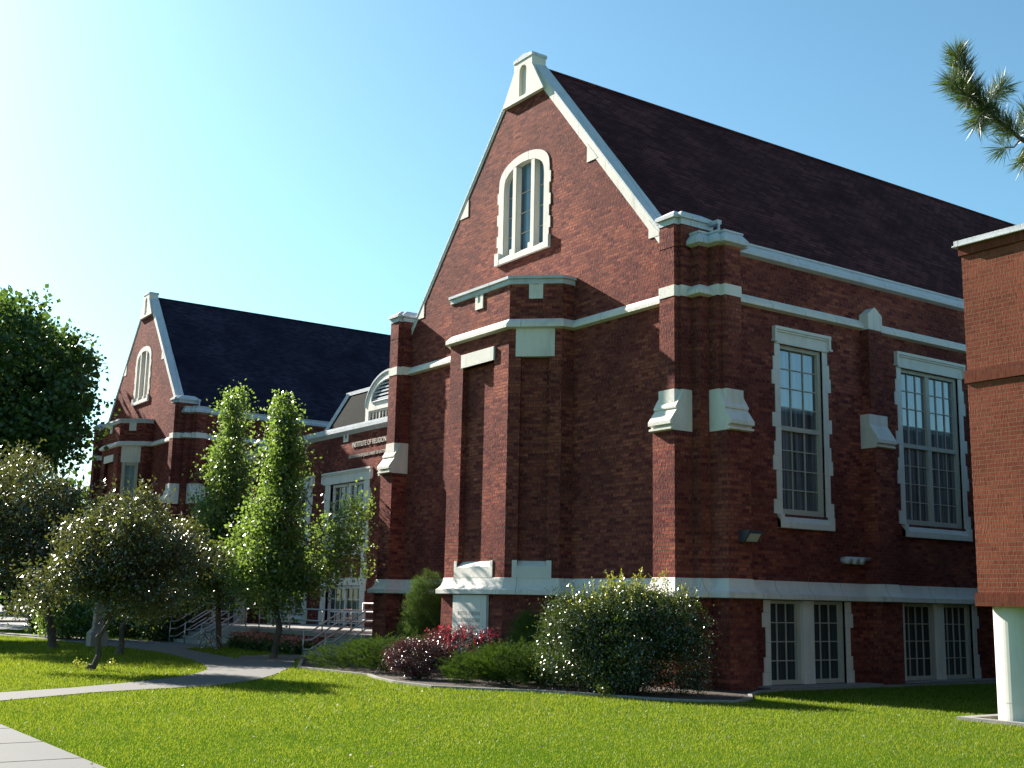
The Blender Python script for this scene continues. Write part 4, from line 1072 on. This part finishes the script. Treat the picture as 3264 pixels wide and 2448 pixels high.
# junipers
def juniper(label, loc, lobes, n, seed):
    t = thing('juniper', label, 'shrub', loc, 'spreading junipers along the bed')
    rg = np.random.default_rng(seed); P, A, C = clump_points(lobes, n, 1, .02, seed, .55, 1)
    PP, AA = [], []
    for q in C:
        if q[2] < .03: q[2] = .03
        o = np.array([q[0], q[1], 0]); o = o / (np.linalg.norm(o) + .01)
        d = o * rg.uniform(.4, 1.1) + np.array([rg.normal(0, .45), rg.normal(0, .45), rg.uniform(.05, .55)]); d /= np.linalg.norm(d)
        ln = rg.uniform(.12, .30); k = 26; s = rg.random((k, 1)) * ln
        PP.append(q + d * s + rg.normal(0, .012, (k, 3))); AA.append(d + rg.normal(0, .28, (k, 3)))
    leaf_mesh('foliage', np.vstack(PP), np.vstack(AA), .05, .22, L_JUN, t, seed, tri=True)
    mb = MB()
    for q in C[:12]: mb.tube([(0, 0, 0), tuple(q * .6), tuple(q)], .015, 5, .006)
    mb.build('stem', BARK, t); return t
juniper('long low juniper between the handrail and the purplish barberry', (-6.9, -3.6, 0), [(.55, .0, .42, .85, .70, .38), (-.3, .0, .38, .85, .65, .34), (-1.3, -.4, .24, .75, .5, .26), (1.0, .3, .46, .6, .6, .36), (-.6, .9, .4, .8, .6, .35)], 2000, 61)
juniper('dark spreading juniper at the kerb in front of the small spruce', (-2.3, -3.1, 0), [(0, 0, .35, .75, .7, .36), (-.6, -.55, .28, .6, .5, .28), (.7, .4, .30, .7, .55, .32), (.3, -.2, .46, .6, .6, .38), (1.0, .9, .25, .5, .5, .3), (-.9, .1, .4, .6, .5, .32)], 2300, 62)
# planting near the farther hall
shrub('arborvitae', 'round topped dark conifer beside the road at the left', 'conifer', (-33.8, -4.2, 0), [(0, 0, .65, .65, .65, .75), (.3, .2, .8, .5, .5, .7)], 420, 30, .12, .12, .3, L_HEDGE, 63, .6, None, axis_up=.8, stem=False)
shrub('leafy_bush', 'light green leafy bush behind the dark upright trunk', 'bush', (-27.3, -5.0, 0), [(0, 0, .85, .9, .7, .75), (-1.2, -.2, .65, .8, .6, .6), (.9, .6, .7, .8, .6, .6)], 420, 30, .13, .11, .6, L_PEAR, 64, .5)
shrub('leafy_bush', 'dark tall hedge bush left of the wide steps', 'bush', (-26.3, -1.6, 0), [(0, 0, 1.2, 1.6, 1.2, 1.2), (-2.2, -.2, 1.2, 1.6, 1.1, 1.2), (1.0, -.6, 1.0, .9, .9, 1.0), (-4.2, -.6, 1.3, 1.6, 1.2, 1.3)], 620, 30, .2, .16, .6, L_HEDGE, 65, .5)
# flowers along the terrace wall
P = []; rgf = np.random.default_rng(70)
fx = rgf.uniform(-20.0, -15.0, 9000); fy = rgf.uniform(-1.95, -1.0, 9000); fz = np.abs(rgf.normal(.16, .12, 9000)).clip(.01, .5)
fl = tag(leaf_mesh('flower_bed_foliage', np.stack([fx, fy, fz], 1), rgf.normal(size=(9000, 3)) + [0, 0, .6], .09, .6, L_HEDGE, None, 71), 'flowering bedding plants along the low terrace wall', 'flowers', kind='stuff')
k = 900; fx = rgf.uniform(-20.0, -15.0, k); fy = rgf.uniform(-1.95, -1.0, k); fz = rgf.uniform(.25, .5, k)
cen = np.repeat(np.stack([fx, fy, fz], 1), 6, 0)
tag(leaf_mesh('flower_petals', cen, rgf.normal(size=(k * 6, 3)) + [0, -.2, .3], .045, .8, PETAL, None, 72), 'pink and cream blossoms above the bed along the terrace wall', 'flowers', kind='stuff')
# suckers at the leaning crabapple's foot
shrub('sucker_shoots', 'pale leaf shoots sprouting at the foot of the leaning crabapple', 'plant', (-9.5, -9.35, 0), [(-.15, -.1, .1, .12, .12, .12), (.3, .35, .1, .12, .1, .12)], 16, 16, .05, .05, .6, L_PYRY, 73, .2, stem=False)

# pine branch reaching in from the right
def pine():
    t = thing('pine_tree', 'long needled pine whose branch reaches in at the upper right', 'tree', (17.2, -5.5, 0))
    ox, oy = 17.2, -5.5; rg = np.random.default_rng(80)
    mb = MB(); mb.tube([(0, 0, -.1), (.05, 0, 3), (0, .1, 6), (.0, 0, 9.5)], .24, 10, .08); mb.build('trunk', BARK, t)
    D0 = 8.3
    def at(px, py, D=9.0):
        k = 3264 / 2212; v = Dv + Rv * ((px * k - 1632) / 3804.38) - Uv * ((py * k - 1224) / 3804.38)
        q = Vector((17.825, -17.203, 1.67)) + v * D; return q - Vector((ox, oy, 0))
    mb = MB(); PP, AA = [], []
    def twig(pts, r0, r1, whorls, ln=.125):
        mb.tube(pts, r0, 6, r1); n = len(pts)
        L = [0]
        for a, b in zip(pts, pts[1:]): L.append(L[-1] + (b - a).length)
        for f, cnt in whorls:
            s = f * L[-1]
            for i in range(n - 1):
                if L[i] <= s <= L[i + 1] + 1e-6: break
            q = pts[i].lerp(pts[i + 1], (s - L[i]) / (L[i + 1] - L[i] + 1e-9)); d = (pts[i + 1] - pts[i]).normalized()
            for _ in range(cnt):
                v = Vector(rg.normal(size=3)); v = v - d * v.dot(d); v.normalize(); v = (v * rg.uniform(.5, 1.0) + d * rg.uniform(.25, 1.1)).normalized()
                PP.append(np.array(q + d * rg.uniform(-.015, .015))); AA.append(np.array(v))
    W_ = [(i / 30, 30) for i in range(0, 31)]
    main_pts = [Vector((0, .1, 6.2)), Vector((-1.6, -1.6, 5.9)), at(2330, 420, 9.2), at(2250, 320, 9.05), at(2205, 300), at(2150, 255), at(2110, 215), at(2085, 170), at(2068, 118)]
    main_pts = [Vector(p) for p in main_pts]
    mb.tube(main_pts[:5], .07, 8, .018)
    twig(main_pts[4:], .016, .006, [(i / 22, 95) for i in range(1, 23)], .12)
    twig([at(2110, 215), at(2085, 205, 8.9), at(2058, 178, 8.85)], .008, .004, [(i / 8, 80) for i in range(9)])
    twig([at(2130, 240), at(2140, 215, 9.1), at(2165, 190, 9.15)], .008, .004, [(i / 7, 75) for i in range(3, 8)])
    twig([at(2120, 232), at(2118, 250, 8.9), at(2112, 262, 8.9)], .007, .004, [(i / 5, 70) for i in range(6)])
    twig([at(2205, 300), at(2190, 318, 8.9), at(2168, 318, 8.85)], .008, .004, [(.75, 40), (.9, 40), (1, 50)])
    twig([at(2215, 305), at(2222, 330, 9), at(2216, 345, 9)], .008, .004, [(i / 5, 80) for i in range(1, 6)])
    twig([at(2225, 305), at(2218, 270, 9.1), at(2222, 245, 9.1)], .008, .004, [(i / 5, 70) for i in range(1, 6)])
    mb.build('branch', BARK, t)
    leaf_mesh('needles', np.array(PP), np.array(AA), .15, .032, L_PINE, t, 81, fold=.0)
    for k_ in range(7):   # the rest of the crown, outside the picture
        pass
    lob = [(1.0, 1.0, 6.5, 1.6, 1.6, 2.2), (1.2, 1.4, 8.6, 1.0, 1.0, 1.6)]
    P, A, C = clump_points(lob, 160, 26, .16, 82, .4)
    leaf_mesh('crown', P, A, .17, .05, L_PINE, t, 83)
pine()

# ------------------------------------------------------------------ grass blades
def inside(pts, poly):
    x, y = pts[:, 0], pts[:, 1]; r = np.zeros(len(pts), bool); n = len(poly)
    for i in range(n):
        x1, y1 = poly[i]; x2, y2 = poly[(i + 1) % n]
        if y1 == y2: continue
        c = ((y1 > y) != (y2 > y)) & (x < (x2 - x1) * (y - y1) / (y2 - y1) + x1); r ^= c
    return r
def grass(n, x0, x1, y0, y1, h, seed, name='grass'):
    rg = np.random.default_rng(seed); p = np.stack([rg.uniform(x0, x1, n), rg.uniform(y0, y1, n)], 1)
    v = np.c_[p, np.zeros(n)] - np.array([17.825, -17.203, 0]); dd = v @ np.array([-.8207, .5718, 0]); lat = v @ np.array([.5718, .8207, 0])
    k = (np.abs(lat) < dd * .50 + 1.0) & (dd > 8.5) & (dd < 48)
    # thinner with distance
    k &= rg.random(n) < np.clip((15.0 / np.maximum(dd, 1)) ** 1.6, .15, 1)
    q = p; p = p + rg.normal(0, .022, p.shape)
    k &= ~inside(p, PATH) & ~inside(p, BED) & ~((p[:, 1] < -13.49) & (p[:, 1] > -16.5)) & ~((p[:, 0] < 0) & (p[:, 1] > -.5))
    k &= ~((p[:, 0] < .6) & (p[:, 1] > .5))
    k &= ((p[:, 0] - 6.93) ** 2 + (p[:, 1] - .02) ** 2) > .37 ** 2
    p = q[k]; dd = dd[k]; m = len(p)
    # patches of slightly different height
    ph = .9 + .12 * np.sin(p[:, 0] * 1.7 + np.sin(p[:, 1] * 2.1) * 1.3) * np.sin(p[:, 1] * 1.3 + .5)
    P = np.c_[p, np.zeros(m)]; A = np.c_[rg.normal(0, .42, (m, 2)), np.ones(m)]
    Lg = h * ph * (1 + .35 * (rg.random(m) > .93)) * np.clip(dd / 14, 1, 2.2)
    o = leaf_mesh(name, P, A, Lg, .20, L_GRASS, None, seed, tri=True); return o
g1 = tag(grass(1500000, -32, 16, -13.5, 12, .030, 91), 'short mown grass blades of the sunlit lawn', 'grass', kind='stuff')

rgl = np.random.default_rng(95); n_ = 420
lx = rgl.uniform(-12, 14, n_); ly = rgl.uniform(-13.8, -2.5, n_); lp = np.stack([lx, ly], 1)
lx, ly = lx[~inside(lp, PATH)], ly[~inside(lp, PATH)]; n_ = len(lx)
DRY = leaf_mat('dry_leaf', [(0.30, 0.24, 0.12), (0.20, 0.13, 0.06), (0.36, 0.32, 0.20)], 0.6, 0.2, 0.3, (0.4, 0.35, 0.2))
tag(leaf_mesh('fallen_leaves', np.stack([lx, ly, rgl.uniform(.03, .045, n_)], 1), rgl.normal(size=(n_, 3)) * [1, 1, .15], .040, .7, DRY, None, 96), 'scattered small dry leaves on the mown lawn', 'leaves', kind='stuff')
